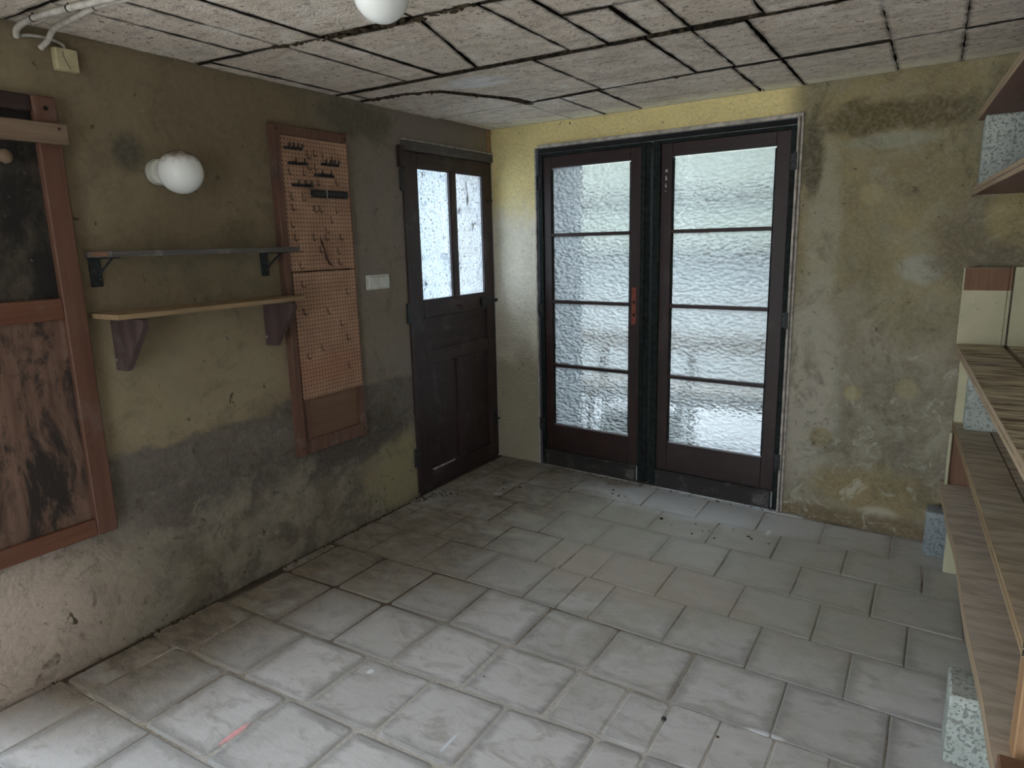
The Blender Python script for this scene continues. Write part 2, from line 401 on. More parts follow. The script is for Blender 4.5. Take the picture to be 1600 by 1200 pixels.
def mat_dusty_glass():
    t = NT('dusty_window_glass'); o = t.loc()
    n = t.noise(o, 9, 6, .7); sp = t.noise(o, 70, 4, .6)
    tp = t.n('ShaderNodeBsdfTransparent'); tp.inputs['Color'].default_value = (.92, .95, .97, 1)
    tr = t.n('ShaderNodeBsdfTranslucent'); t.l(t.mix(t.ss(sp, .56, .66), (.42, .47, .52), (.08, .07, .06)), tr.inputs['Color'])
    gl = t.n('ShaderNodeBsdfGlossy'); gl.inputs['Roughness'].default_value = .1
    df = t.n('ShaderNodeBsdfDiffuse'); df.inputs['Color'].default_value = (.12, .11, .10, 1)
    grime = t.math('MAXIMUM', t.ss(t.noise(o, 75, 6, .75), .57, .64, 0, .93), t.ss(t.noise(t.scale(o, (1, 1, .5)), 13, 8, .75, .8), .56, .70, 0, .88))
    m = t.n('ShaderNodeMixShader'); t.l(t.math('ADD', t.ss(n, .3, .7, .22, .45), t.ss(sp, .56, .66, 0, .4)), m.inputs[0])
    t.l(tp.outputs[0], m.inputs[1]); t.l(tr.outputs[0], m.inputs[2])
    m2 = t.n('ShaderNodeMixShader'); m2.inputs[0].default_value = .04
    t.l(m.outputs[0], m2.inputs[1]); t.l(gl.outputs[0], m2.inputs[2])
    m3 = t.n('ShaderNodeMixShader'); t.l(grime, m3.inputs[0]); t.l(m2.outputs[0], m3.inputs[1]); t.l(df.outputs[0], m3.inputs[2]); t.l(m3.outputs[0], t.out.inputs[0])
    return t.m

def mat_peg():
    t = NT('perforated_hardboard'); t.gain = (1.32, 1.32, 1.30); o = t.loc(); x, y, z = t.sep(o)
    def cell(v): return t.math('ABSOLUTE', t.math('SUBTRACT', t.math('FRACT', t.math('MULTIPLY', v, 50.0)), .5))
    d = t.math('SQRT', t.math('ADD', t.math('POWER', cell(y), 2), t.math('POWER', cell(z), 2)))
    hole = t.ss(d, .20, .13)
    n = t.noise(o, 5, 7, .68, .4); n2 = t.noise(o, 60, 4)
    col = t.mix(t.ss(n, .35, .68), (.25, .145, .098), (.34, .21, .142))
    col = t.mix(t.ss(n2, .55, .8, 0, .4), col, (.26, .16, .11))
    col = t.mix(t.math('MULTIPLY', t.blob(o, (0, 0, .42), (1, .22, .07), n, .8), .5), col, (.27, .12, .075))
    col = t.mix(hole, col, (.02, .014, .01))
    return t.bsdf(col, .8, t.bump(t.math('SUBTRACT', 1.0, hole), .4, .004), .2)

def mat_block(name='aerated_concrete', a=(.38, .41, .37), b=(.54, .57, .52)):
    t = NT(name); o = t.loc(); n = t.noise(o, 6, 6); v = t.noise(o, 85, 3, .6); n3 = t.noise(o, 60, 5, .7)
    col = t.mix(t.ss(n, .3, .7), a, b)
    pit = t.ss(v, .53, .62); pit2 = t.ss(n3, .54, .62)
    col = t.mix(t.math('MAXIMUM', t.math('MULTIPLY', pit, .7), t.math('MULTIPLY', pit2, .65)), col, (.16, .168, .152))
    return t.bsdf(col, .95, t.bump(t.math('SUBTRACT', 1.0, pit), .6, .004), .1)

def mat_cream():
    t = NT('cream_painted_wood'); o = t.loc(); n = t.noise(o, 6, 6, .65); sp = t.noise(o, 70, 3)
    col = t.mix(t.ss(n, .35, .7), (.52, .48, .32), (.44, .41, .265))
    col = t.mix(t.ss(sp, .68, .72, 0, .8), col, (.13, .09, .05))
    return t.bsdf(col, .6, t.bump(n, .2, .004), .3)

def mat_shutter_panel():
    t = NT('stained_shutter_panel'); t.gain = (.62, .62, .62); o = t.loc()
    g = t.noise(t.scale(o, (30, 30, 2)), 1, 5); st = t.noise(t.scale(o, (7, 7, 2.6)), 1, 9, .72, .5); n = t.noise(o, 30, 4)
    col = t.mix(t.ss(g, .3, .7), (.20, .115, .08), (.32, .20, .145))
    col = t.mix(t.ss(st, .46, .60), col, (.05, .040, .036))
    col = t.mix(t.ss(n, .62, .7, 0, .5), col, (.10, .07, .05))
    return t.bsdf(col, .75, t.bump(g, .3, .003), .25)

def mat_black_panel():
    t = NT('blackened_panel'); o = t.loc(); n = t.noise(t.scale(o, (8, 8, 5)), 1, 7, .7); n2 = t.noise(o, 55, 3)
    col = t.mix(t.ss(n, .42, .72), (.020, .019, .018), (.085, .070, .052))
    col = t.mix(t.ss(n2, .66, .72, 0, .6), col, (.16, .15, .13))
    return t.bsdf(col, .7, t.bump(n, .3, .004), .2)

def mat_opal(dirt=.0):
    t = NT('opal_glass'); o = t.loc(); x, y, z = t.sep(o); n = t.noise(o, 28, 6, .65)
    top = t.math('MULTIPLY', t.ss(t.math('MULTIPLY_ADD', n, .08, z), .145, .20), dirt)
    col = t.mix(top, (.80, .82, .80), (.14, .09, .05))
    return t.bsdf(col, .18, None, .5, **{'Subsurface Weight': .0})

def mat_worn_plank(name, dark, lite, seed):
    t = NT(name); t.gain = (1.55, 1.62, 1.7); o = t.shift(t.loc(), (seed, seed * 2, 0))
    g = t.noise(t.scale(o, (5, 26, 20)), 1, 7, .68, .3); n = t.noise(o, 3, 6, .6); f = t.noise(t.scale(o, (9, 120, 60)), 1, 4)
    col = t.mix(t.ss(g, .36, .62), dark, lite)
    col = t.mix(t.ss(n, .5, .75, 0, .6), col, (.30, .28, .24))
    col = t.mix(t.ss(f, .55, .8, 0, .3), col, tuple(c * .4 for c in dark))
    return t.bsdf(col, .75, t.bump(g, .3, .003), .25)

M = dict(
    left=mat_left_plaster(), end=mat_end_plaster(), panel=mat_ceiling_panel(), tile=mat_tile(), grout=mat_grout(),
    ripple=mat_ripple_glass(), dusty=mat_dusty_glass(), peg=mat_peg(), block=mat_block(), block_blue=mat_block('blue_grey_block', (.24, .27, .28), (.33, .36, .37)),
    cream=mat_cream(), shut=mat_shutter_panel(), black=mat_black_panel(), opal=mat_opal(0), opal_d=mat_opal(.95),
    void=plain('sooty_ceiling_void', (.030, .025, .020), .95, .2, 20, .5, .05),
    dull=plain('bare_grey_render', (.34, .32, .28), .9, .15, 8, .4, .1),
    red=wood('red_brown_painted_wood', (.185, .085, .055), (.25, .122, .082), 2, .6, (.16, .075, .05), .35, 1, .25, 1.0, gain=(.60, .60, .60)),
    redh=wood('red_brown_painted_rail', (.20, .08, .048), (.28, .122, .075), 1, .6, (.13, .06, .04), .35, 1, .3, 2.0, gain=(.60, .60, .60)),
    batten=wood('grey_batten_wood', (.22, .15, .10), (.33, .24, .17), 1, .8, None, .5, 1, .35, 3.0, gain=(.75, .75, .75)),
    frame=wood('pegboard_frame_wood', (.15, .078, .055), (.22, .118, .082), 2, .75, (.10, .06, .045), .4, 1, .25, 4.0, gain=(.75, .75, .75)),
    plainpanel=wood('brown_hardboard', (.20, .115, .07), (.26, .155, .095), 1, .8, (.15, .09, .06), .4, .4, .1, 5.0, gain=(.75, .75, .75)),
    greyboard=wood('weathered_grey_board', (.10, .092, .085), (.18, .165, .15), 1, .8, None, .5, 1, .5, 6.0, gain=(.75, .75, .75)),
    tanboard=wood('raw_tan_board', (.34, .235, .13), (.46, .33, .19), 1, .8, (.22, .15, .09), .4, 1, .2, 7.0, gain=(.75, .75, .75)),
    bracketwood=wood('dark_bracket_wood', (.075, .05, .048), (.13, .088, .082), 2, .7, None, .5, 1, .3, 8.0, gain=(.75, .75, .75)),
    iron=plain('dark_iron', (.045, .05, .05), .55, .3, 60, .3, .4, .4),
    doorwood=wood('dark_varnished_wood', (.040, .022, .020), (.078, .043, .040), 2, .5, (.045, .03, .028), .4, 1, .22, 9.0, .4, gain=(.55, .55, .57)),
    doorwoodh=wood('dark_varnished_rail', (.040, .022, .020), (.075, .042, .038), 1, .5, (.045, .03, .028), .4, 1, .25, 10.0, .4, gain=(.55, .55, .57)),
    stile=wood('maroon_brown_stile', (.038, .017, .014), (.066, .030, .024), 2, .5, None, .5, 1, .12, 11.0, .45, gain=(.52, .48, .52)),
    stileh=wood('maroon_brown_rail', (.038, .017, .014), (.064, .029, .023), 0, .5, None, .5, 1, .12, 12.0, .45, gain=(.52, .48, .52)),
    green=plain('dark_green_paint', (.018, .023, .021), .75, .25, 30, .2, .12),
    kick=wood('black_kick_board', (.020, .017, .016), (.038, .033, .031), 0, .6, None, .5, 1, .35, 13.0),
    steel=plain('grey_primed_frame', (.26, .27, .29), .55, .18, 20, .2, .4),
    jambgrey=plain('grey_reveal_lining', (.10, .11, .13), .8, .15, 12, .2, .2),
    trimw=plain('chipped_pale_trim', (.50, .45, .40), .7, .2, 25, .4, .2),
    bare=plain('bare_red_wood', (.24, .07, .045), .7, .15, 40, .3, .2),
    plastic=plain('old_white_plastic', (.60, .60, .54), .45, .08, 20, .05, .45),
    yplastic=plain('yellowed_plastic', (.50, .44, .27), .5, .08, 20, .05, .4),
    pvc=plain('dusty_white_conduit', (.50, .47, .42), .5, .14, 30, .05, .4),
    black_tie=plain('black_tape', (.02, .018, .016), .6, .1, 30, .1, .3),
    hook=plain('rusty_hook_wire', (.085, .045, .03), .6, .3, 90, .2, .4, .5),
    tool=plain('blackened_tool_steel', (.028, .026, .026), .5, .3, 50, .3, .4, .3),
    dirt=plain('dry_earth', (.070, .052, .034), .95, .25, 60, .5, .05),
    plank1=mat_worn_plank('dusty_plank', (.27, .215, .16), (.40, .33, .26), 1.0),
    plank2=mat_worn_plank('grey_brown_plank', (.21, .165, .115), (.34, .275, .20), 3.0),
    plank3=mat_worn_plank('stained_varnished_plank', (.09, .058, .03), (.46, .39, .26), 6.0),
    plankr=wood('red_brown_plank', (.17, .098, .078), (.24, .145, .115), 1, .7, (.09, .05, .04), .4, 1, .15, 14.0),
    edge=wood('sawn_plank_edge', (.38, .30, .20), (.52, .42, .29), 1, .8, None, .5, 1, .1, 15.0, gain=(.85, .80, .78)),
    brownwood=wood('red_brown_timber', (.15, .078, .045), (.24, .13, .078), 2, .7, (.14, .07, .045), .4, 1, .1, 16.0),
    orange=wood('orange_pine_timber', (.30, .17, .085), (.46, .28, .15), 2, .7, (.20, .11, .06), .4, 1.2, .05, 17.0),
    ground=plain('pale_gravel', (.52, .51, .48), .95, .12, 6, .3, .1),
    ywall=plain('greyed_whitewash', (.165, .18, .188), .9, .08, 5, .2, .1),
    paving=plain('yard_paving', (.105, .12, .142), .9, .12, 4, .3, .1),
    gwall=plain('plain_white', (.74, .76, .76), .9, .06, 5, .2, .1),
    coping=plain('grey_coping', (.022, .021, .022), .9, .1, 10, .2, .1),
    pgreen=plain('pale_green_sheet', (.150, .172, .150), .6, .08, 10, .1, .3),
    benchw=plain('greyed_bench_wood', (.080, .072, .066), .8, .15, 15, .2, .2),
    dimwall=plain('pane_dimming_pale_blue', (.075, .094, .108), .9, .06, 4, .2, .1),
    trough=plain('dark_green_trough', (.012, .016, .014), .6, .2, 15, .2, .3),
)
# ================================================================= THE SETTING
XR0, XRK = 3.32, -0.05                         # right wall: x = XR0 + XRK * y
YB = -6.2
def xr(y): return XR0 + XRK * y
def ywall(x): return -0.0987036 * x

def pieces(u0, u1, z0, z1, holes):
    us = sorted({u0, u1, *[h[0] for h in holes], *[h[1] for h in holes]})
    out = []
    for a, b in zip(us, us[1:]):
        hs = sorted([(h[2], h[3]) for h in holes if h[0] < b - 1e-6 and h[1] > a + 1e-6]); z = z0
        for h0, h1 in hs:
            if h0 > z + 1e-6: out.append((a, b, z, h0))
            z = max(z, h1)
        if z < z1 - 1e-6: out.append((a, b, z, z1))
    return out

# left wall: small door opening, wide doorway behind the camera's left
bm = B()
for a, b, c, d in pieces(YB - .3, .45, -.15, 2.5, [(-.945, -.02, -.15, 2.125), (-6.1, -3.64, -.15, 2.16)]):
    box(bm, -.30, 0, a, b, c, d)
obj('wall_left', bm, M['left'], label='olive brown plaster wall with a grey damp band, holding the shelves', cat='wall', kind='structure')
bm = B()
for a, b, c, d in pieces(0.0, 3.95, -.15, 2.5, [(.375, 2.035, -.15, 2.15)]):
    box(bm, a, b, 0, .30, c, d)
obj('wall_back', bm, M['end'], frame=BW, label='stained plaster end wall around the glazed double doors', cat='wall', kind='structure')
bm = B(); prism(bm, [(xr(.1), .1), (xr(YB - .3), YB - .3), (xr(YB - .3) + .3, YB - .3), (xr(.1) + .3, .1)], -.15, 2.5)
obj('wall_right', bm, M['dull'], label='plain grey rendered wall behind the plank shelving', cat='wall', kind='structure')
bm = B()
for a, b, c, d in pieces(-.3, 4.1, -.15, 2.5, [(1.7, 2.9, -.15, 2.16)]):
    box(bm, a, b, YB - .3, YB, c, d)
obj('wall_front', bm, M['dull'], label='plain rendered wall with a wide open gateway behind the viewer', cat='wall', kind='structure')

# ---- floor: mortar bed with one object per tile
bm = B(); prism(bm, [(.022, YB), (xr(YB) + .02, YB), (xr(.1), -.0987 * xr(0) + .02), (.0, .25), (-.28, .25), (-.28, -.95), (.022, -.95)], -.10, -.0035)
floor = obj('floor', bm, M['grout'], label='worn cement tile floor with sandy joints', cat='floor', kind='structure')
obj('ground', bx(-14, 16, -16, 16, -.35, -.12), M['ground'], label='pale gravel ground outside the building', cat='ground', kind='structure')

COURSE = [(-4.42, 0), (-4.09, 0), (-3.76, 0), (-3.43, 0), (-3.10, 0), (-2.755, .008), (-2.43, .03), (-2.09, -.035), (-1.745, -.055), (-1.415, -.065), (-1.10, -.065), (-.765, -.07), (-.465, -.07), (-.165, -.07), (.16, -.07)]
def cy(k, x):
    y0, s = COURSE[k]; return y0 + s * max(0, x - 1.0)
JOINT = {4: [.20, .53, .86, 1.18, 1.50, 1.83], 5: [.27, .595, .93, 1.24, 1.55, 1.88, 2.04, 2.36, 2.69], 6: [.07, .40, .72, 1.03, 1.35, 1.68, 1.88, 2.04, 2.20, 2.37, 2.53, 2.86],
         7: [.09, .41, .73, 1.05, 1.38, 1.70, 2.02, 2.35, 2.67, 3.0], 8: [.26, .58, .90, 1.22, 1.39, 1.55, 1.88, 2.20, 2.53, 2.86], 9: [.14, .47, .78, 1.10, 1.235, 1.41, 1.73, 2.06, 2.38, 2.70, 3.03],
         10: [.28, .61, .94, 1.26, 1.59, 1.91, 2.25, 2.565, 2.89], 11: [.14, .47, .79, 1.12, 1.44, 1.77, 2.10, 2.42, 2.745, 3.07], 12: [.16, .48, .80, .98, 1.29, 1.63, 1.96, 2.28, 2.60, 2.93], 13: [.2, .52, .85, 1.17]}
ntile = 0
for k in range(len(COURSE) - 1):
    js = JOINT.get(k)
    if js is None: js = [.1 + .33 * i + .16 * (k % 2) for i in range(11)]
    js = list(js)
    while js[-1] + .33 < 3.6: js.append(js[-1] + .33)
    xs = [-.005] + [j for j in js if j > .05]
    for a, b in zip(xs, xs[1:]):
        xm = (a + b) / 2
        if a > xr(-2) - .1 and k > 3: continue
        g = .0055 if (k in (4, 5, 6, 7) and a < 1.9) else .0026
        a1, b1 = a + (.032 + .012 * R.random() if a < 0 else g), b - g
        w = min((.003 if k > 6 else .004), 1)
        P = [(a1 + R.uniform(-w, w), cy(k, a1) + g + R.uniform(-w, w)), (b1 + R.uniform(-w, w), cy(k, b1) + g + R.uniform(-w, w)),
             (b1 + R.uniform(-w, w), cy(k + 1, b1) - g + R.uniform(-w, w)), (a1 + R.uniform(-w, w), cy(k + 1, a1) - g + R.uniform(-w, w))]
        # tiles stop at the end wall and the right wall
        P = [(min(x, xr(y) - .004), min(y, ywall(x) - .004) if not (.38 < x < 2.02) else min(y, ywall(x) + .02)) for x, y in P]
        if P[3][1] - P[0][1] < .03 or P[2][1] - P[1][1] < .015 or P[1][0] - P[0][0] < .03: continue
        rc = .020 if g > .004 else .006
        q = []
        for i in range(4):
            p0, p1, p2 = Vector(P[i - 1]), Vector(P[i]), Vector(P[(i + 1) % 4])
            d0, d1 = (p0 - p1).normalized(), (p2 - p1).normalized()
            q += [tuple(p1 + d0 * rc), tuple(p1 + (d0 + d1) * rc * .29), tuple(p1 + d1 * rc)]
        c = Vector((sum(p[0] for p in q) / len(q), sum(p[1] for p in q) / len(q)))
        bm = B(); prism(bm, [(p[0] - c.x, p[1] - c.y) for p in q], -.03, R.uniform(-.0012, .0012), .010 if g > .004 else .005, .003 if g > .004 else .0018)
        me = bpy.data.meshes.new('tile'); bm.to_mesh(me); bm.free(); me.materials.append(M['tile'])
        o = bpy.data.objects.new('tile', me); COL.objects.link(o)
        fl = MW['floor'].translation
        o.parent = floor; o.location = (c.x - fl.x, c.y - fl.y, -fl.z)
        o.rotation_euler = (R.uniform(-.004, .004), R.uniform(-.004, .004), 0)
        ntile += 1

# ---- ceiling: dark void with one object per board
bm = B(); box(bm, -.3, 4.2, YB - .3, .5, 2.345, 2.6)
ceiling = obj('ceiling', bm, M['void'], label='ceiling of rough concrete boards with black open joints', cat='ceiling', kind='structure')
def yj1(x): return -1.455 - .022 * x                       # main open joint
def yj2(x): return -.60 - .13 * min(x, 1.2) + .0 if x < 1.2 else -.756 - .085 * (x - 1.2)
def yj0(x): return -2.235 + .05 * x
CP = []
def rowc(xs, lo, hi, g=.0055):
    for a, b in zip(xs, xs[1:]):
        a1, b1 = a + (g if a < 2.3 else .002), b - (g if b < 2.3 else .002)
        CP.append([(a1, lo(a1)), (b1, lo(b1)), (b1, hi(b1)), (a1, hi(a1))])
yw = lambda x: ywall(x) - .001
rowc([.0, .655, .895, 1.135, 1.82, 2.035, 2.45, 2.70, 3.15, 3.5], lambda x: yj2(x) + .011, yw)
CP.append([(.09, -1.435), (.66, -1.446), (1.15, -1.455), (1.15, -.765), (.92, -.725), (.715, -.685), (.70, -.82), (.50, -1.235), (.30, -1.285), (.09, -1.285)])
CP.append([(.0, -1.262), (.29, -1.262), (.465, -1.215), (.645, -.82), (.66, -.69), (.40, -.655), (.0, -.61)])
CP.append([(.0, -1.44), (.075, -1.437), (.075, -1.29), (.0, -1.29)])
rowc([1.16, 1.655, 1.835, 2.03, 2.45, 2.70, 3.1, 3.5], lambda x: yj1(x) + .030, lambda x: yj2(x) - .012)
rowc([.0, .085, .49, .69], lambda x: yj0(x) + .008, lambda x: yj1(x) - .019)
CP.append([(.70, -2.175), (.80, -2.150), (.95, -2.140), (1.10, -2.150), (.885, -1.492), (.70, -1.488)])
CP.append([(1.115, -2.17), (1.34, -2.155), (1.34, -1.50), (.90, -1.492)])
rowc([1.35, 1.515], lambda x: yj0(x) + .012, lambda x: yj1(x) - .019)
rowc([1.515, 1.69, 1.84, 2.1, 2.45, 2.72, 3.1, 3.5], lambda x: yj0(x) + .26, lambda x: yj1(x) - .019)
rowc([1.515, 1.84, 2.3, 2.72, 3.1, 3.5], lambda x: yj0(x) + .012, lambda x: yj0(x) + .245)
rowc([.0, .30, .49, .69, 1.1, 1.5, 2.0, 2.45, 2.9, 3.5], lambda x: -2.93, lambda x: yj0(x) - .010)
rowc([.0, .45, .9, 1.4, 1.9, 2.4, 2.9, 3.5], lambda x: -3.68, lambda x: -2.945)
rowc([.0, .45, .9, 1.4, 1.9, 2.4, 2.9, 3.5], lambda x: -4.42, lambda x: -3.69)
rowc([.0, .9, 1.8, 2.7, 3.6], lambda x: -5.3, lambda x: -4.43)
rowc([.0, .9, 1.8, 2.7, 3.6], lambda x: -6.19, lambda x: -5.31)
cl = MW['ceiling'].translation
for P in CP:
    q = []; n = len(P)
    for i in range(n):
        p0, p1 = Vector(P[i]), Vector(P[(i + 1) % n]); L = (p1 - p0).length; m = max(1, int(L / .045))
        nrm = Vector((-(p1 - p0).y, (p1 - p0).x)) / (L or 1)
        for j in range(m):
            p = p0.lerp(p1, j / m)
            w = mnoise.noise(Vector((p.x * 7, p.y * 7, 3))) * .005 + R.uniform(-.0025, .0025)
            p = p + nrm * (w if j else 0)
            q.append((min(p.x, xr(p.y) + .01), min(p.y, ywall(p.x) + .003)))
    if max(p[0] for p in q) - min(p[0] for p in q) < .03: continue
    c = Vector((sum(p[0] for p in q) / len(q), sum(p[1] for p in q) / len(q)))
    z = R.uniform(-.004, .004)
    bm = B()
    n = len(q)
    lo = [bm.verts.new((p[0] - c.x, p[1] - c.y, z)) for p in q]; hi = [bm.verts.new((p[0] - c.x, p[1] - c.y, .05)) for p in q]
    for i in range(n): bm.faces.new((lo[i], lo[(i + 1) % n], hi[(i + 1) % n], hi[i]))
    for f_ in bm.faces: f_.material_index = 1
    bot = bm.faces.new(lo); bm.faces.new(hi)
    bmesh.ops.recalc_face_normals(bm, faces=bm.faces)
    fl_ = bm.verts.layers.float.new('rim')
    for v in bm.verts: v[fl_] = 1.0
    bmesh.ops.inset_region(bm, faces=[bot], thickness=.022, depth=0, use_even_offset=True)
    for v in bot.verts: v[fl_] = 0.0
    me = bpy.data.meshes.new('ceiling_board'); bm.to_mesh(me); bm.free(); me.materials.append(M['panel']); me.materials.append(M['void'])
    o = bpy.data.objects.new('ceiling_board', me); COL.objects.link(o); o.parent = ceiling
    o.location = (c.x - cl.x, c.y - cl.y, 2.3 - cl.z); o.rotation_euler = (R.uniform(-.004, .004), R.uniform(-.004, .004), 0)
# dirt hanging in the open joints
bm = B()
def crumbs(bm, path, n, r0, r1, spread, zc, zs):
    for i in range(n):
        t = R.random() * (len(path) - 1); k = int(t); p = Vector(path[k]).lerp(Vector(path[min(k + 1, len(path) - 1)]), t - k)
        r = R.uniform(r0, r1); b = bmesh.new(); bmesh.ops.create_icosphere(b, subdivisions=1, radius=r)
        for v in b.verts: v.co *= R.uniform(.6, 1.3)
        join(bm, b, Matrix.Translation((p.x + R.uniform(-spread, spread), p.y + R.uniform(-spread, spread), zc + R.uniform(-zs, zs))) @ Matrix.Diagonal((1.6, 1, .7, 1)))
crumbs(bm, [(.08, -1.275), (.30, -1.272), (.48, -1.225), (.67, -.82), (.685, -.64)], 170, .005, .013, .020, 2.302, .006)
crumbs(bm, [(x * .2, yj1(x * .2) + .003) for x in range(1, 13)], 160, .004, .011, .016, 2.304, .005)
crumbs(bm, [(.7 + x * .1, yj2(.7 + x * .1)) for x in range(10)], 80, .004, .010, .012, 2.304, .005)
crumbs(bm, [(.45, yj0(.45)), (.75, yj0(.75) + .015), (1.0, yj0(1.0) + .02), (1.35, yj0(1.35))], 110, .005, .013, .020, 2.303, .005)
o = obj('joint_dirt', bm, M['dirt'], ceiling); o['kind'] = 'stuff'

# ================================================================= GLAZED DOUBLE DOORS in the end wall
tr = root('trim_1', (1.2, .03, 0), 'grey door frame around the glazed double doors with pale chipped edges', 'door frame', kind='structure', frame=BW)
obj('jamb', bx(.375, .394, .0, .55, -.02, 2.15), M['jambgrey'], tr, BW)
obj('jamb', bx(2.020, 2.035, .0, .10, -.02, 2.15), M['steel'], tr, BW)
obj('head', bx(.394, 2.020, .012, .10, 2.112, 2.15), M['steel'], tr, BW)
obj('edge_strip', bx(2.022, 2.034, -.022, .0, .0, 2.158, bev=.002), M['trimw'], tr, BW)
obj('edge_strip', bx(2.040, 2.050, -.012, .0, .0, 2.165, bev=.002), M['trimw'], tr, BW)
obj('head_strip', bx(.40, 2.050, -.020, .0, 2.145, 2.166, bev=.002), M['trimw'], tr, BW)
obj('head_strip', bx(.40, 2.02, -.008, .012, 2.116, 2.140, bev=.002), M['coping'], tr, BW)
obj('edge_strip', bx(.366, .377, -.008, .0, .0, 2.15, bev=.002), M['trimw'], tr, BW)
obj('threshold', bx(.375, 2.035, .0, .30, -.05, .012, bev=.003), M['kick'], tr, BW)

def leaf(name, label, u0, g0, b0, p0, p1, b1, g1, side):
    d = root(name, ((u0 + g1) / 2, .02, .014), label, 'door', kind='structure', frame=BW)
    T0, T1 = .0125, 2.108
    # dark green rim boards
    obj('rim_board', bx(u0, b0, -.012, .045, T0, T1, bev=.003), M['green'], d, BW)
    obj('rim_board', bx(b1, g1, -.012, .045, T0, T1, bev=.003), M['green'], d, BW)
    obj('rim_board', bx(b0, b1, -.010, .045, 2.090, T1, bev=.003), M['green'], d, BW)
    # maroon stiles and rails
    obj('stile', bx(b0, p0, -.002, .040, .115, 2.090, bev=.003), M['stile'], d, BW)
    obj('stile', bx(p1, b1, -.002, .040, .115, 2.090, bev=.003), M['stile'], d, BW)
    obj('top_rail', bx(p0, p1, -.002, .040, 2.018, 2.090, bev=.003), M['stileh'], d, BW)
    obj('bottom_rail', bx(p0, p1, -.002, .040, .115, .300, bev=.003), M['stileh'], d, BW)
    zs = [.300, .722, 1.155, 1.592, 2.018]
    for z in zs[1:-1]:
        obj('glazing_bar', bx(p0, p1, -.006, .036, z - .011, z + .011, bev=.004, seg=2), M['stileh'], d, BW)
    for z0, z1 in zip(zs, zs[1:]):
        o = obj('pane', bx(p0 - .004, p1 + .004, .016, .021, z0 + .008, z1 - .008), M['ripple'], d, BW)
        for s_ in (0, 1):
            u = p0 + .004 if s_ == 0 else p1 - .004
            obj('glazing_bead', bx(u - .004, u + .004, .004, .016, z0 + .010, z1 - .010), M['green'], d, BW)
    # kick board with a ledge on top
    kb = obj('kick_board', bx(b0 + .01, b1 - .01, -.030, -.002, .0125, .112, bev=.003), M['kick'], d, BW)
    obj('ledge', bx(b0, b1, -.040, -.002, .112, .124, bev=.004), M['kick'], kb, BW)
    # hinges
    for z in (.30, 1.10, 1.93):
        u = u0 - .004 if side < 0 else g1 + .004
        h = obj('hinge', tube(B(), [(u, -.018, z - .045), (u, -.018, z + .045)], .009, 10), M['iron'], d, BW)
        obj('hinge_leaf', bx(u - .026, u + .002, -.014, -.009, z - .04, z + .04) if side > 0 else bx(u - .002, u + .026, -.017, -.012, z - .04, z + .04), M['iron'], h, BW)
    return d
d1 = leaf('door_1', 'glazed leaf nearer the corner with a bare red patch on its stile', .398, .43, .432, .492, 1.066, 1.138, 1.196, -1)
d2 = leaf('door_2', 'wider glazed leaf beside the stained end wall with pale flecks on its stile', 1.216, 1.26, 1.264, 1.334, 1.918, 1.992, 2.018, 1)
# where the lock plate was taken off
lp = obj('lock_scar', bx(1.082, 1.112, -.004, -.0015, 1.03, 1.26, bev=.001), M['bare'], d1, BW)
for z in (1.17, 1.09):
    obj('keyhole', tube(B(), [(1.098, -.0055, z), (1.098, -.001, z)], .009, 10), M['void'], lp, BW)
obj('meeting_strip', bx(1.158, 1.172, -.020, -.012, .03, 2.10, bev=.003), M['green'], d1, BW)
for z, w in ((1.93, .016), (1.90, .010), (1.885, .014), (1.86, .007), (1.845, .012), (1.82, .006)):
    obj('paint_fleck', bx(1.292, 1.292 + w * .8, -.0035, -.0015, z, z + w), M['trimw'], d2, BW)

# ================================================================= SMALL PLANK DOOR in the left wall
d3 = root('door_3', (0, -.48, 0), 'dark panelled door with two tall dusty panes in the corner', 'door', kind='structure')
X0, X1 = -.035, .012
def dpart(name, y0, y1, z0, z1, mat, x0=X0, x1=X1, bev=.003, par=d3): return obj(name, bx(x0, x1, y0, y1, z0, z1, bev=bev), mat, par)
dpart('stile', -.962, -.828, .012, 2.085, M['doorwood'])
dpart('stile', -.122, -.022, .012, 2.085, M['doorwood'])
dpart('top_rail', -.828, -.122, 2.0, 2.085, M['doorwoodh'])
dpart('lock_rail', -.828, -.122, 1.105, 1.210, M['doorwoodh'])
dpart('middle_rail', -.828, -.122, .815, .895, M['doorwoodh'])
dpart('bottom_rail', -.828, -.122, .012, .120, M['doorwoodh'])
dpart('mullion', -.495, -.440, 1.210, 2.0, M['doorwood'])
dpart('mullion', -.505, -.420, .120, .815, M['doorwood'])
dpart('panel', -.832, -.118, .89, 1.11, M['doorwoodh'], -.022, -.006)
dpart('panel', -.832, -.50, .115, .82, M['doorwood'], -.022, -.006)
dpart('panel', -.425, -.118, .115, .82, M['doorwood'], -.022, -.006)
for y0, y1 in ((-.828, -.495), (-.440, -.122)):
    p_ = dpart('pane', y0 - .004, y1 + .004, 1.206, 2.004, M['dusty'], -.016, -.013, 0)
    for a, b, c, d in ((y0, y0 + .008, 1.21, 2.0), (y1 - .008, y1, 1.21, 2.0), (y0, y1, 1.21, 1.218), (y0, y1, 1.992, 2.0)):
        obj('glazing_bead', bx(-.013, .002, a, b, c, d), M['trimw'] if b - a < .02 and a > -.46 and a < -.13 and False else M['doorwood'], p_)
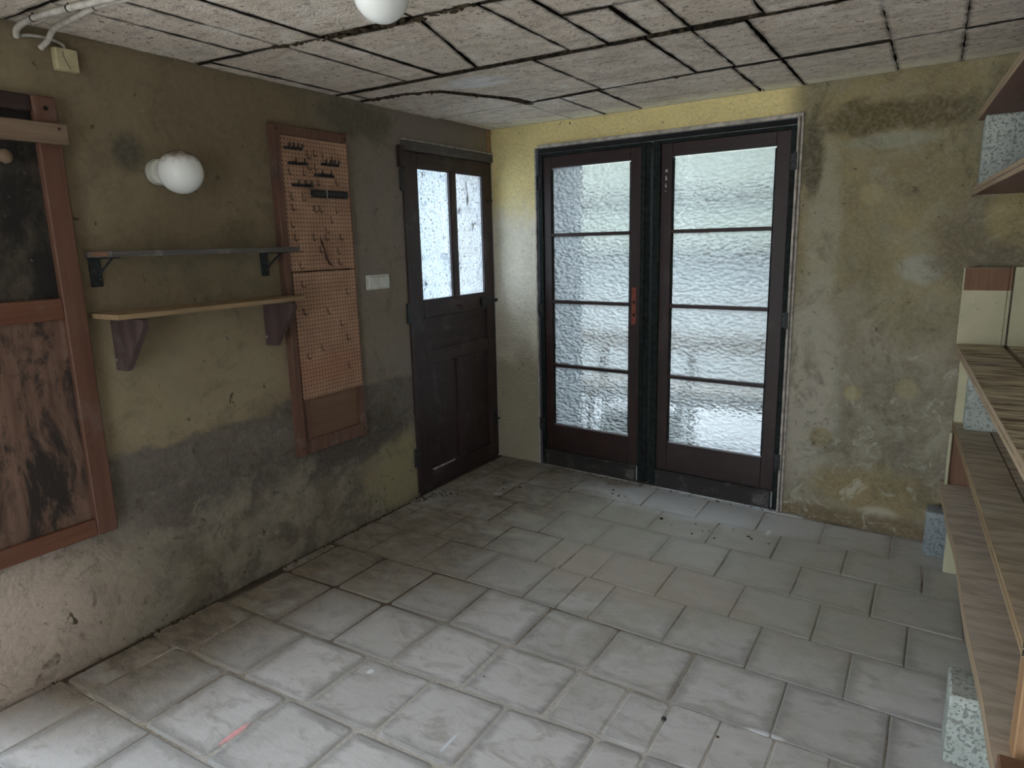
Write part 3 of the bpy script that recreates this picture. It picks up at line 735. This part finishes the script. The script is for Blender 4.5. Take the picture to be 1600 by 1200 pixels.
# moulding dust ledge, latch, bolt, key
obj('dust_ledge', bx(-.006, .004, -.80, -.56, .120, .126), M['trimw'], d3)
lt = dpart('rim_lock', -.20, -.06, 1.125, 1.185, M['iron'], .012, .034)
obj('latch_bolt', bx(.016, .028, -.06, -.012, 1.145, 1.165), M['iron'], lt)
bo = dpart('bolt', -.075, -.050, .22, .36, M['iron'], .012, .022)
obj('bolt_knob', tube(B(), [(.018, -.062, .30), (.05, -.062, .30)], .007, 8), M['iron'], bo)
hk = obj('hook_eye', tube(B(), [(.012, -.48, 1.155), (.035, -.475, 1.158), (.04, -.465, 1.145), (.028, -.46, 1.135)], .005, 8), M['hook'], d3)
bo2 = dpart('bolt', -.10, -.03, 1.825, 1.845, M['iron'], .012, .022)
for z in (.25, 1.15, 1.92):
    obj('hinge', bx(.004, .016, -.99, -.955, z - .06, z + .06, bev=.002), M['iron'], d3)
tr2 = root('trim_2', (0, -.48, 0), 'dark board over the panelled door and its pale jamb strip', 'door frame', kind='structure')
obj('head_board', bx(-.06, .022, -.955, -.012, 2.088, 2.142, bev=.003), M['greyboard'], tr2)
obj('head_strip', bx(.0, .020, -.955, -.012, 2.1425, 2.150, bev=.001), M['trimw'], tr2)
obj('jamb', bx(-.10, .006, -.0195, -.006, 0, 2.14), M['gwall'], tr2)  # thin white strip down the corner edge of the door
obj('jamb', bx(-.14, -.037, -.945, -.93, 0, 2.125), M['doorwood'], tr2)
obj('head_block', bx(.0, .03, -1.0, -.958, 1.99, 2.11, bev=.003), M['doorwood'], tr2)
obj('sill', bx(-.30, -.002, -.945, -.02, -.02, .010), M['kick'], tr2)
obj('corner_batten', bx(.0, .012, -.05, -.03, 2.15, 2.295), M['orange'], tr2)

# ================================================================= THINGS ON THE LEFT WALL
# ---- wooden shutter at the frame's edge
sh = root('wooden_shutter', (0, -3.2, .5), 'red brown framed wooden shutter with black upper panel and stained lower panel', 'shutter')
Y0, Y1 = -3.56, -2.828
obj('stile', bx(.0, .045, Y1 - .075, Y1, .50, 2.075, bev=.004), M['red'], sh)
obj('stile', bx(.0, .045, Y0, Y0 + .075, .50, 2.075, bev=.004), M['red'], sh)
obj('bottom_rail', bx(.0, .043, Y0 + .075, Y1 - .075, .50, .565, bev=.004), M['redh'], sh)
obj('middle_rail', bx(.0, .043, Y0 + .075, Y1 - .075, 1.320, 1.395, bev=.004), M['redh'], sh)
obj('top_rail', bx(.0, .034, Y0 + .075, Y1 - .075, 2.02, 2.075, bev=.004), M['doorwoodh'], sh)
obj('upper_panel', bx(.0, .020, Y0 + .07, Y1 - .07, 1.39, 2.025), M['black'], sh)
obj('lower_panel', bx(.0, .024, Y0 + .07, Y1 - .07, .56, 1.325), M['shut'], sh)
cb = obj('cross_batten', bx(.046, .072, Y0 - .02, Y1 + .012, 1.918, 1.985, bev=.003), M['batten'], sh)
obj('nail', tube(B(), [(.071, -2.845, 1.968), (.0745, -2.845, 1.968)], .005, 8), M['hook'], cb)
kn = obj('knob', lathe(B(), [(.008, 0), (.008, .02), (.019, .028), (.023, .042), (.018, .054), (0, .058)], Matrix.Translation((.020, -3.02, 1.865)) @ Matrix.Rotation(math.pi / 2, 4, 'Y'), 16), M['batten'], sh, sm=True)
obj('bolt_hole', tube(B(), [(.043, -2.865, 2.035), (.0465, -2.865, 2.035)], .008, 10), M['void'], sh)

# ---- pegboard
pb = root('pegboard', (0, -1.66, .52), 'tall brown perforated hardboard with rows of small wire hooks', 'pegboard')
obj('frame_stile', bx(.0, .042, -1.902, -1.862, .52, 2.112, bev=.003), M['frame'], pb)
obj('frame_stile', bx(.0, .030, -1.448, -1.414, .515, 2.118, bev=.003), M['frame'], pb)
obj('frame_rail', bx(.0, .028, -1.862, -1.448, 2.068, 2.114, bev=.003), M['frame'], pb)
obj('frame_rail', bx(.0, .028, -1.862, -1.448, .52, .59, bev=.003), M['frame'], pb)
obj('back_panel', bx(.0, .012, -1.862, -1.448, .58, 2.07), M['plainpanel'], pb)
obj('frame_lath', bx(.012, .022, -1.862, -1.80, .59, .80), M['frame'], pb)
up = obj('perforated_sheet', bx(.018, .031, -1.860, -1.424, 1.440, 2.066, bev=.001), M['peg'], pb)
lw = obj('perforated_sheet', bx(.018, .031, -1.848, -1.424, .803, 1.432, bev=.001), M['peg'], pb)
for y, z in ((-1.88, .56), (-1.43, .56), (-1.88, 2.09), (-1.43, 2.09)):
    obj('screw', tube(B(), [(.028, y, z), (.0435 if y < -1.8 else .032, y, z)], .006, 8), M['tool'], pb)
hm = None
hooks = [(-1.78, 2.02), (-1.70, 1.99), (-1.655, 2.0), (-1.60, 1.985), (-1.535, 1.985), (-1.70, 1.935), (-1.655, 1.935), (-1.82, 1.905), (-1.73, 1.905), (-1.64, 1.865), (-1.52, 1.872), (-1.82, 1.79), (-1.75, 1.79),
         (-1.82, 1.74), (-1.68, 1.735), (-1.645, 1.735), (-1.53, 1.735), (-1.57, 1.685), (-1.83, 1.66), (-1.61, 1.635), (-1.82, 1.60), (-1.70, 1.60), (-1.62, 1.60), (-1.52, 1.60), (-1.80, 1.545), (-1.66, 1.54), (-1.54, 1.53), (-1.80, 1.465), (-1.54, 1.475),
         (-1.80, 1.375), (-1.50, 1.32), (-1.80, 1.24), (-1.64, 1.23), (-1.56, 1.16), (-1.52, 1.08), (-1.70, 1.05), (-1.80, 1.02), (-1.52, .93)]
for y, z in hooks:
    if hm is None:
        b_ = tube(B(), [(0, 0, .018), (.004, 0, .015), (.004, 0, -.012), (.010, .001, -.016), (.018, .002, -.015), (.021, .002, -.008)], .0019, 6)
        hm = bpy.data.meshes.new('hook'); b_.to_mesh(hm); b_.free(); hm.materials.append(M['hook'])
    o = bpy.data.objects.new('hook', hm); COL.objects.link(o); o.parent = pb
    o.location = Vector((.029, y, z)) - MW['pegboard'].translation; o.rotation_euler = (R.uniform(-.15, .15), 0, R.uniform(-.5, .9))
def clip(y, z, L, n, label, ang=0):
    c = root('spring_clip_rack', (.032, y, z), label, 'tool clip', 'dark tool clips on the pegboard')
    fr = Matrix.Translation((.032, y, z)) @ Matrix.Rotation(ang, 4, 'X')
    obj('bar', bx(.0, .010, -L / 2, L / 2, -.008, .005, bev=.002), M['tool'], c, fr)
    for i in range(n):
        yy = -L / 2 + (i + .6) * L / (n + .2)
        obj('prong', tube(B(), [(.006, yy, 0), (.022, yy + .004, .006), (.020, yy + .006, .022)], .004, 6), M['tool'], c, fr)
clip(-1.785, 2.012, .11, 4, 'dark pronged tool clip at the top left of the pegboard')
clip(-1.765, 1.945, .12, 2, 'dark two pronged tool clip second down on the pegboard left', .03)
clip(-1.555, 1.955, .12, 4, 'dark pronged tool clip at the upper right of the pegboard')
clip(-1.600, 1.900, .13, 2, 'dark tool clip just above the long black bar on the pegboard')
clip(-1.745, 1.845, .13, 3, 'dark pronged tool clip left of the long black bar')
tb = root('magnetic_tool_bar', (.032, -1.575, 1.81), 'long thick black tool bar across the pegboard', 'tool bar')
obj('bar', bx(.033, .056, -1.70, -1.455, 1.792, 1.826, bev=.010, seg=3), M['tool'], tb)
obj('end_clip', bx(.033, .058, -1.612, -1.606, 1.790, 1.828), M['steel'], tb)
rs = obj('hanging_cord', tube(B(), [(.037, -1.66, 1.60), (.043, -1.655, 1.57), (.040, -1.64, 1.54), (.044, -1.635, 1.50), (.040, -1.61, 1.465), (.036, -1.585, 1.455)], [.002, .005, .003, .006, .004, .002], 8), M['hook'],
         label='short rusty curved cord hanging on the pegboard', cat='cord', sm=True)

# ---- light switch
sw = root('light_switch', (0, -1.223, 1.312), 'white double rocker light switch between pegboard and small door', 'switch')
obj('plate', bx(.0, .012, -1.318, -1.130, 1.312, 1.393, bev=.004, seg=2), M['plastic'], sw)
for y0, y1 in ((-1.305, -1.232), (-1.216, -1.143)):
    bm = bx(.010, .019, y0, y1, 1.322, 1.383, bev=.003); bmesh.ops.rotate(bm, cent=(.012, -1.22, 1.352), matrix=Matrix.Rotation(.05, 3, 'Y'), verts=bm.verts)
    obj('rocker', bm, M['plastic'], sw)

# ---- upper metal-bracket shelf
us = root('wall_shelf', (0, -2.35, 1.42), 'grey dusty wall shelf on small iron brackets, the upper one', 'shelf', 'shelves on the left wall')
obj('board', bx(.006, .182, -2.79, -1.925, 1.533, 1.556, bev=.003), M['greyboard'], us)
obj('end_cap', bx(.06, .165, -2.795, -2.7905, 1.538, 1.552), M['brownwood'], us)
for y in (-2.755, -1.985):
    bk = obj('bracket', bx(.0, .006, y - .022, y + .022, 1.425, 1.533, bev=.001), M['iron'], us)
    obj('bracket_arm', bx(.006, .15, y - .016, y + .016, 1.528, 1.533), M['iron'], bk)
    obj('bracket_rib', tube(B(), [(.008, y, 1.445), (.05, y, 1.485), (.12, y, 1.528)], .005, 6), M['iron'], bk)
    obj('screw', tube(B(), [(.005, y + .008, 1.455), (.009, y + .008, 1.455)], .006, 8), M['steel'], bk)
# ---- lower shelf with wooden triangular brackets
ls = root('wall_shelf', (0, -2.35, 1.10), 'raw tan wall shelf on dark triangular wooden brackets, the lower one', 'shelf', 'shelves on the left wall')
bm = B(); prism(bm, [(.004, -2.800), (.196, -2.803), (.205, -2.60), (.190, -2.3), (.192, -2.05), (.150, -1.905), (.120, -1.865), (.060, -1.860), (.046, -1.907), (.004, -1.907)], 1.312, 1.330)
obj('board', bm, M['tanboard'], ls)
for y, dl in ((-2.715, .215), (-2.005, .205)):
    t = bmesh.new(); prism(t, [(0, 0), (.07, 0), (dl, .175), (dl, .20), (0, .207)], -.011, .011)
    fr = Matrix.Translation((.001, y, 1.105)) @ Matrix.Rotation(math.pi / 2, 4, 'X')
    br = obj('bracket', t, M['bracketwood'], ls, fr)
    obj('screw', tube(B(), [(.012, y - .011, 1.145), (.012, y - .015, 1.145)], .006, 8), M['steel'], br)

# ---- wall lamp and ceiling lamp
wl = root('wall_lamp', (0, -2.462, 1.78), 'white globe lamp on the left wall with a brown grimy top', 'lamp')
RX = Matrix.Rotation(math.pi / 2, 4, 'Y')
obj('base', lathe(B(), [(0, 0), (.050, 0), (.052, .010), (.048, .032), (.050, .046), (.044, .052), (0, .052)], Matrix.Translation((0, -2.462, 1.856)) @ RX, 32), M['plastic'], wl, sm=True)
def sphere(c, r, cut=.55):
    pr = []
    a0 = -math.pi / 2 + math.asin(min(1, .045 / r)) * .9
    for i in range(25):
        a = a0 + (math.pi / 2 - a0) * i / 24; pr.append((r * math.cos(a) if i < 24 else 0, r * math.sin(a)))
    return pr
gl = obj('globe', lathe(B(), sphere(0, .083), Matrix.Translation((.122, -2.440, 1.851)) @ RX, 40), M['opal_d'], None, sm=True)
gl.parent = wl; gl.matrix_parent_inverse = MW['wall_lamp'].inverted()
cl_ = root('ceiling_lamp', (1.343, -2.62, 2.15), 'white globe lamp hanging from the ceiling boards', 'lamp')
obj('base', lathe(B(), [(0, 0), (.050, 0), (.052, .008), (.046, .022), (.046, .034), (0, .034)], Matrix.Translation((1.343, -2.62, 2.302)) @ Matrix.Rotation(math.pi, 4, 'X'), 32), M['plastic'], cl_, sm=True)
g2 = obj('globe', lathe(B(), sphere(0, .0755), Matrix.Translation((1.343, -2.62, 2.214)) @ Matrix.Rotation(math.pi, 4, 'X'), 40), M['opal'], cl_, sm=True)

# ---- conduit, junction box
def pipe(name, pts, r, label, ties):
    o = root(name, pts[0], label, 'conduit', 'electrical conduits under the ceiling')
    P = [Vector(p) for p in pts]; q = []
    for i in range(len(P) - 1):
        p0, p1, p2, p3 = P[max(i - 1, 0)], P[i], P[i + 1], P[min(i + 2, len(P) - 1)]
        for j in range(6):
            t = j / 6; q.append(.5 * ((2 * p1) + (p2 - p0) * t + (2 * p0 - 5 * p1 + 4 * p2 - p3) * t * t + (3 * p1 - p0 - 3 * p2 + p3) * t ** 3))
    q.append(P[-1])
    obj('tube', tube(B(), q, r, 12), M['pvc'], o, sm=True)
    for k in ties:
        a = q[k]; d = (q[min(k + 1, len(q) - 1)] - q[k - 1]).normalized()
        obj('clip', tube(B(), [a - d * .003, a + d * .003], r * 1.12, 12), M['black_tie'], o)
        obj('clip_nail', tube(B(), [a, (a.x, a.y, 2.301)], .003, 6), M['black_tie'], o)
pipe('conduit_pipe', [(.012, -2.905, 2.255), (.035, -2.912, 2.276), (.12, -2.918, 2.284), (.25, -2.915, 2.284), (.45, -2.89, 2.284), (.70, -2.845, 2.284), (1.0, -2.76, 2.284), (1.31, -2.65, 2.284)], .0100,
     'white conduit bending from the wall corner along the ceiling, the one farther from the box', [14, 21])
pipe('conduit_pipe', [(.010, -2.835, 2.236), (.045, -2.826, 2.256), (.11, -2.832, 2.281), (.30, -2.852, 2.284), (.48, -2.862, 2.285), (.72, -2.815, 2.285), (1.0, -2.735, 2.285), (1.30, -2.628, 2.285)], .0092,
     'white conduit rising above the yellowed junction box and along the ceiling', [22])
pipe('conduit_pipe', [(.014, -2.894, 2.262), (.014, -2.86, 2.270), (.014, -2.80, 2.272), (.014, -2.765, 2.262), (.014, -2.758, 2.248)], .005, 'thin grey cable looping along the wall top into the junction box', [])
jb = root('junction_box', (0, -2.76, 2.17), 'square yellowed junction box on the wall under the conduits', 'junction box')
obj('box', bx(.0, .026, -2.799, -2.723, 2.174, 2.249, bev=.004, seg=2), M['yplastic'], jb)
obj('lid', bx(.026, .031, -2.797, -2.725, 2.176, 2.247, bev=.002), M['yplastic'], jb)
obj('hair_crack', tube(B(), [(.0312, -2.775, 2.236), (.0312, -2.774, 2.220), (.0312, -2.764, 2.196), (.0312, -2.755, 2.180)], .0012, 6), M['hook'], jb)

# ================================================================= PLANK SHELVING ALONG THE RIGHT WALL
SD = Matrix.Rotation(math.atan(.048), 4, 'Z')              # shelving runs slightly askew to the left wall
def SX(y, x0): return x0 - .048 * y
def plank(name, label, xa, y0, y1, w, z0, z1, mat, group=None, wavy=0.0, edge=None, end=0.0):
    """Plank whose room-side edge starts at x = xa (at y = 0) and follows the shelving's direction."""
    n = 14; L = []; Rr = []
    for i in range(n + 1):
        y = y0 + (y1 - y0) * i / n
        k = wavy * mnoise.noise(Vector((xa * 3, y * 2.2, z0 * 5)))
        L.append((SX(y, xa) + k, y)); Rr.append((min(SX(y, xa) + w, xr(y)), y))
    pts = L + list(reversed(Rr))
    o = obj(name, prism(B(), pts, z0, z1, .0), mat, label=label, cat='plank', group=group)
    if edge:
        e = [(x - .0015, y) for x, y in L] + [(x + .003, y) for x, y in reversed(L)]
        if edge[2] == 2:
            zm = (z0 + z1) / 2
            obj('edge_face', prism(B(), e, z0 + .002, zm - .002), edge[0], o); obj('edge_face', prism(B(), e, zm + .002, z1 - .001), edge[1], o)
        else:
            obj('edge_face', prism(B(), e, z0 + .001, z1 - .001), edge[0], o)
    return o
YN = -2.95
GP = 'planks of the right wall shelving'
E1 = M['edge']
def yb(x, g=.006): return ywall(x) - g
p1 = plank('shelf_plank', 'thick dusty plank with a pale wavy edge, the lowest of the shelving', 2.768, YN, -.345, .62, .315, .360, M['plank1'], GP, .018, (E1, E1, 1))
p2 = plank('shelf_plank', 'grey brown double board, second plank from the floor, its room side board', 2.796, -2.42, -.318, .128, .620, .660, M['plank2'], GP, .0, (M['tanboard'], M['tanboard'], 2))
p2b = plank('shelf_plank', 'grey brown board against the wall on the second shelf', 2.930, -2.42, -.318, .50, .620, .658, M['plank2'], GP)
p3 = plank('shelf_plank', 'stained varnished board with a pale edge carrying the cream panels', 2.775, YN, -.300, .175, .995, 1.035, M['plank3'], GP, .0, (E1, E1, 2))
p3b = plank('shelf_plank', 'stained varnished board behind the dark gap under the cream panels', 2.972, YN, -.315, .45, .995, 1.035, M['plank3'], GP, .0, (E1, E1, 1))
p4 = plank('shelf_plank', 'double board under the upper pale block, above eye height', 2.778, YN, -.30, .60, 1.712, 1.748, M['plankr'], GP, .006, (E1, E1, 2))
p5 = plank('shelf_plank', 'topmost red brown board just below the ceiling', 2.768, YN, -.33, .62, 2.030, 2.066, M['plankr'], GP, .0, (E1, E1, 2))

def block(label, x0, x1, y0, y1, z0, z1, mat, name='concrete_block', cat='block', group=None, bev=.004):
    t = bx(x0, x1, y0, y1, z0, z1, bev=bev)
    return obj(name, t, mat, label=label, cat=cat, group=group)
GB = 'pale blocks holding up the planks'
block('upper pale pitted block between the two top planks', 2.806, 3.20, -.50, -.335, 1.748, 2.030, M['block'], group=GB)
block('pale pitted block standing between second and third shelf', 2.848, 3.10, -.50, -.375, .660, .995, M['block'], group=GB)
block('pale pitted block on the floor nearest the viewer', 2.816, 3.20, -2.00, -1.83, 0, .225, M['block'], group=GB, bev=.006)
block('blue grey block on the floor against the end wall', 2.737, 3.10, -.46, -.345, 0, .225, M['block_blue'], group=GB)
block('rough batten on the far floor block under the lowest plank', 2.90, 3.08, -.45, -.36, .225, .315, M['batten'], 'timber_packing', 'packing', 'packing pieces under the lowest plank')
block('rough batten on the near floor block under the lowest plank', 2.98, 3.18, -1.98, -1.85, .225, .315, M['batten'], 'timber_packing', 'packing', 'packing pieces under the lowest plank')
block('cream painted offcut standing under the lowest plank', 2.822, 2.94, -.62, -.60, 0, .315, M['cream'], 'timber_offcut', 'offcut')
block('red brown board standing on the lowest plank at its far end', 2.814, 2.935, -.40, -.368, .360, .620, M['brownwood'], 'support_board', 'board')
block('thin cream strip standing at the edge of the lowest plank', 2.800, 2.813, -.42, -.366, .360, .620, M['cream'], 'support_strip', 'strip')
block('narrow cream board behind the pale block under the third shelf', 2.812, 2.95, -.372, -.345, .660, .995, M['cream'], 'support_board', 'board')
block('orange pine post on the lowest plank at the near end', 2.918, 3.05, -2.44, -2.36, .360, .620, M['orange'], 'support_post', 'post')
block('short red brown timber lying on the lowest plank in front of the post', 2.885, 3.12, -2.62, -2.475, .360, .405, M['brownwood'], 'timber_offcut', 'offcut')
block('grey post between second and third shelf at the near end', 3.05, 3.13, -2.4, -2.3, .658, .995, M['batten'], 'support_post', 'post')
# cream panels standing on the third shelf
c1 = root('cream_panel', (2.88, -.345, 1.035), 'cream painted board with a bare brown patch at its top', 'panel', 'cream panels on the third shelf')
obj('board', bx(2.790, 2.963, -.355, -.335, 1.035, 1.388, bev=.002), M['cream'], c1)
pt = obj('bare_patch', bx(2.796, 2.963, -.357, -.354, 1.285, 1.387), M['brownwood'], c1)
obj('bare_edge', bx(2.966, 2.976, -.353, -.337, 1.285, 1.387), M['brownwood'], c1)
obj('edge_bead', bx(2.963, 2.976, -.350, -.337, 1.036, 1.284), M['cream'], c1)
obj('cream_panel', bx(2.984, 3.30, -.352, -.338, 1.035, 1.390, bev=.002), M['cream'], label='wider cream painted board next to the one with the brown patch', cat='panel', group='cream panels on the third shelf')
# wall ledgers that carry the upper planks
for z in (1.672, 1.990):
    pts = [(xr(YN) - .03, YN), (xr(YN), YN), (xr(-.4), -.4), (xr(-.4) - .03, -.4)]
    obj('wall_ledger', prism(B(), pts, z, z + .040), M['batten'], label='batten on the right wall under the %s plank' % ('topmost' if z > 1.8 else 'upper double'), cat='batten')

# ================================================================= LITTER ON THE FLOOR
bm = B()
for x, y, r in ((1.05, -.32, .012), (1.07, -.38, .012), (1.12, -.40, .014), (1.16, -.39, .008), (.80, -.42, .009), (1.47, -.62, .016), (1.60, -.40, .006), (1.66, -.60, .008), (1.72, -.68, .008), (1.68, -.74, .011), (1.75, -.66, .007), (1.80, -.74, .009),
                (1.86, -.58, .007), (1.95, -.64, .014), (1.97, -.66, .012), (2.06, -.68, .010), (.42, -.62, .012), (.50, -.55, .014), (.36, -.52, .012), (2.21, -2.22, .009), (1.39, -2.32, .005), (1.55, -.68, .006), (2.03, -1.95, .004)):
    r *= .62
    b = bmesh.new(); bmesh.ops.create_icosphere(b, subdivisions=1, radius=r)
    for v in b.verts: v.co *= R.uniform(.6, 1.25)
    join(bm, b, Matrix.Translation((x, y, r * .35)) @ Matrix.Diagonal((1.2, 1, .6, 1)))
crumbs(bm, [(.05, -.93), (.06, -1.05), (.10, -.90), (.20, -.80)], 70, .002, .006, .04, .003, .001)
crumbs(bm, [(.035, -3.2), (.03, -2.5), (.035, -1.6), (.04, -1.05)], 90, .002, .006, .012, .001, .002)
crumbs(bm, [(.42, -.08), (1.0, -.13), (1.6, -.20), (2.0, -.23)], 40, .002, .005, .02, .003, .001)
obj('dirt_crumbs', bm, M['dirt'], label='dark crumbs of earth scattered on the floor by the doors', cat='dirt', kind='stuff')
obj('dry_leaf', prism(B(), [(.40, -.735), (.43, -.745), (.47, -.725), (.475, -.71), (.44, -.715)], .004, .009), M['trimw'], label='small pale leaf lying on the dirty tiles by the small door', cat='leaf')
# screw lying on the tile
obj('screw_head', lathe(B(), [(0, .009), (.006, .008), (.009, .004), (.008, 0), (0, 0)], Matrix.Translation((2.035, -2.225, .0015)), 12), M['iron'], label='small round metal stud on a near floor tile', cat='stud')

# ================================================================= OUTSIDE, SEEN THROUGH THE GLASS
gw = root('garden_wall', (1.5, 2.8, -.12), 'whitewashed garden wall beyond the glazed doors', 'wall')
obj('masonry', bx(-2.5, 5.5, 2.75, 2.95, -.12, 1.38), M['ywall'], gw)
obj('coping', bx(-2.5, 5.5, 2.70, 3.0, 1.37, 1.45), M['coping'], gw)
sf = root('sheet_fence', (1.5, 2.9, 1.44), 'pale green sheet fence on top of the garden wall, raised to hide the sky', 'fence')
for i in range(8):
    obj('sheet', bx(-2.5 + i, -1.51 + i, 2.86, 2.88, 1.44, 2.75), M['pgreen'], sf)  # sheets made tall to keep bright sky out of the upper panes
obj('rail', bx(-2.5, 5.5, 2.83, 2.86, 1.93, 2.00), M['coping'], sf)
gb = root('garden_bench', (1.2, .85, -.12), 'greyed wooden garden bench behind the rippled glass', 'bench')
obj('backrest', bx(.15, 2.5, .98, 1.01, .70, .83), M['benchw'], gb)
obj('seat', bx(.15, 2.5, .62, .98, .395, .44), M['benchw'], gb)
obj('apron', bx(.17, 2.48, .64, .67, .36, .395), M['benchw'], gb)
for x in (.40, 1.12, 2.3):
    obj('leg', bx(x, x + .05, .66, .71, -.12, .395), M['coping'], gb); obj('leg', bx(x, x + .05, .94, .98, -.12, .70), M['coping'], gb)
tg = root('planter_trough', (.85, .80, -.12), 'dark trough under the garden bench', 'planter')
obj('tub', bx(.47, 1.10, .73, .92, -.12, .20, bev=.03, seg=2), M['trough'], tg)
obj('soil', bx(.50, 1.07, .76, .89, .19, .23, bev=.01), M['dirt'], tg)

obj('yard_paving', bx(-2.5, 5.5, .36, 2.75, -.12, -.09), M['paving'], label='grey paving of the yard beyond the glazed doors', cat='paving', kind='structure')
rf_ = root('rail_frame', (1.2, .95, -.12), 'dark frame of two rails standing in the yard behind the bench', 'frame')
for z in (1.45, 1.86):
    obj('rail', bx(-.3, 2.9, 1.06, 1.09, z - .018, z + .018), M['coping'], rf_)
for x in (-.3, 2.87):
    obj('post', bx(x, x + .03, 1.06, 1.09, -.09, 1.878), M['coping'], rf_)
nb = root('pane_dimming_wall', (-3.2, 4.3, -.12), 'added pale blue grey wall outside the panelled door, dimming its panes', 'wall')
obj('masonry', bx(-3.4, -3.2, .9, 8.0, -.12, 2.75), M['dimwall'], nb)  # wall added to tone down the bright view behind the small door panes
obj('coping', bx(-3.45, -3.15, .85, 8.05, 2.75, 2.80), M['coping'], nb)  # coping of the added pane-dimming wall
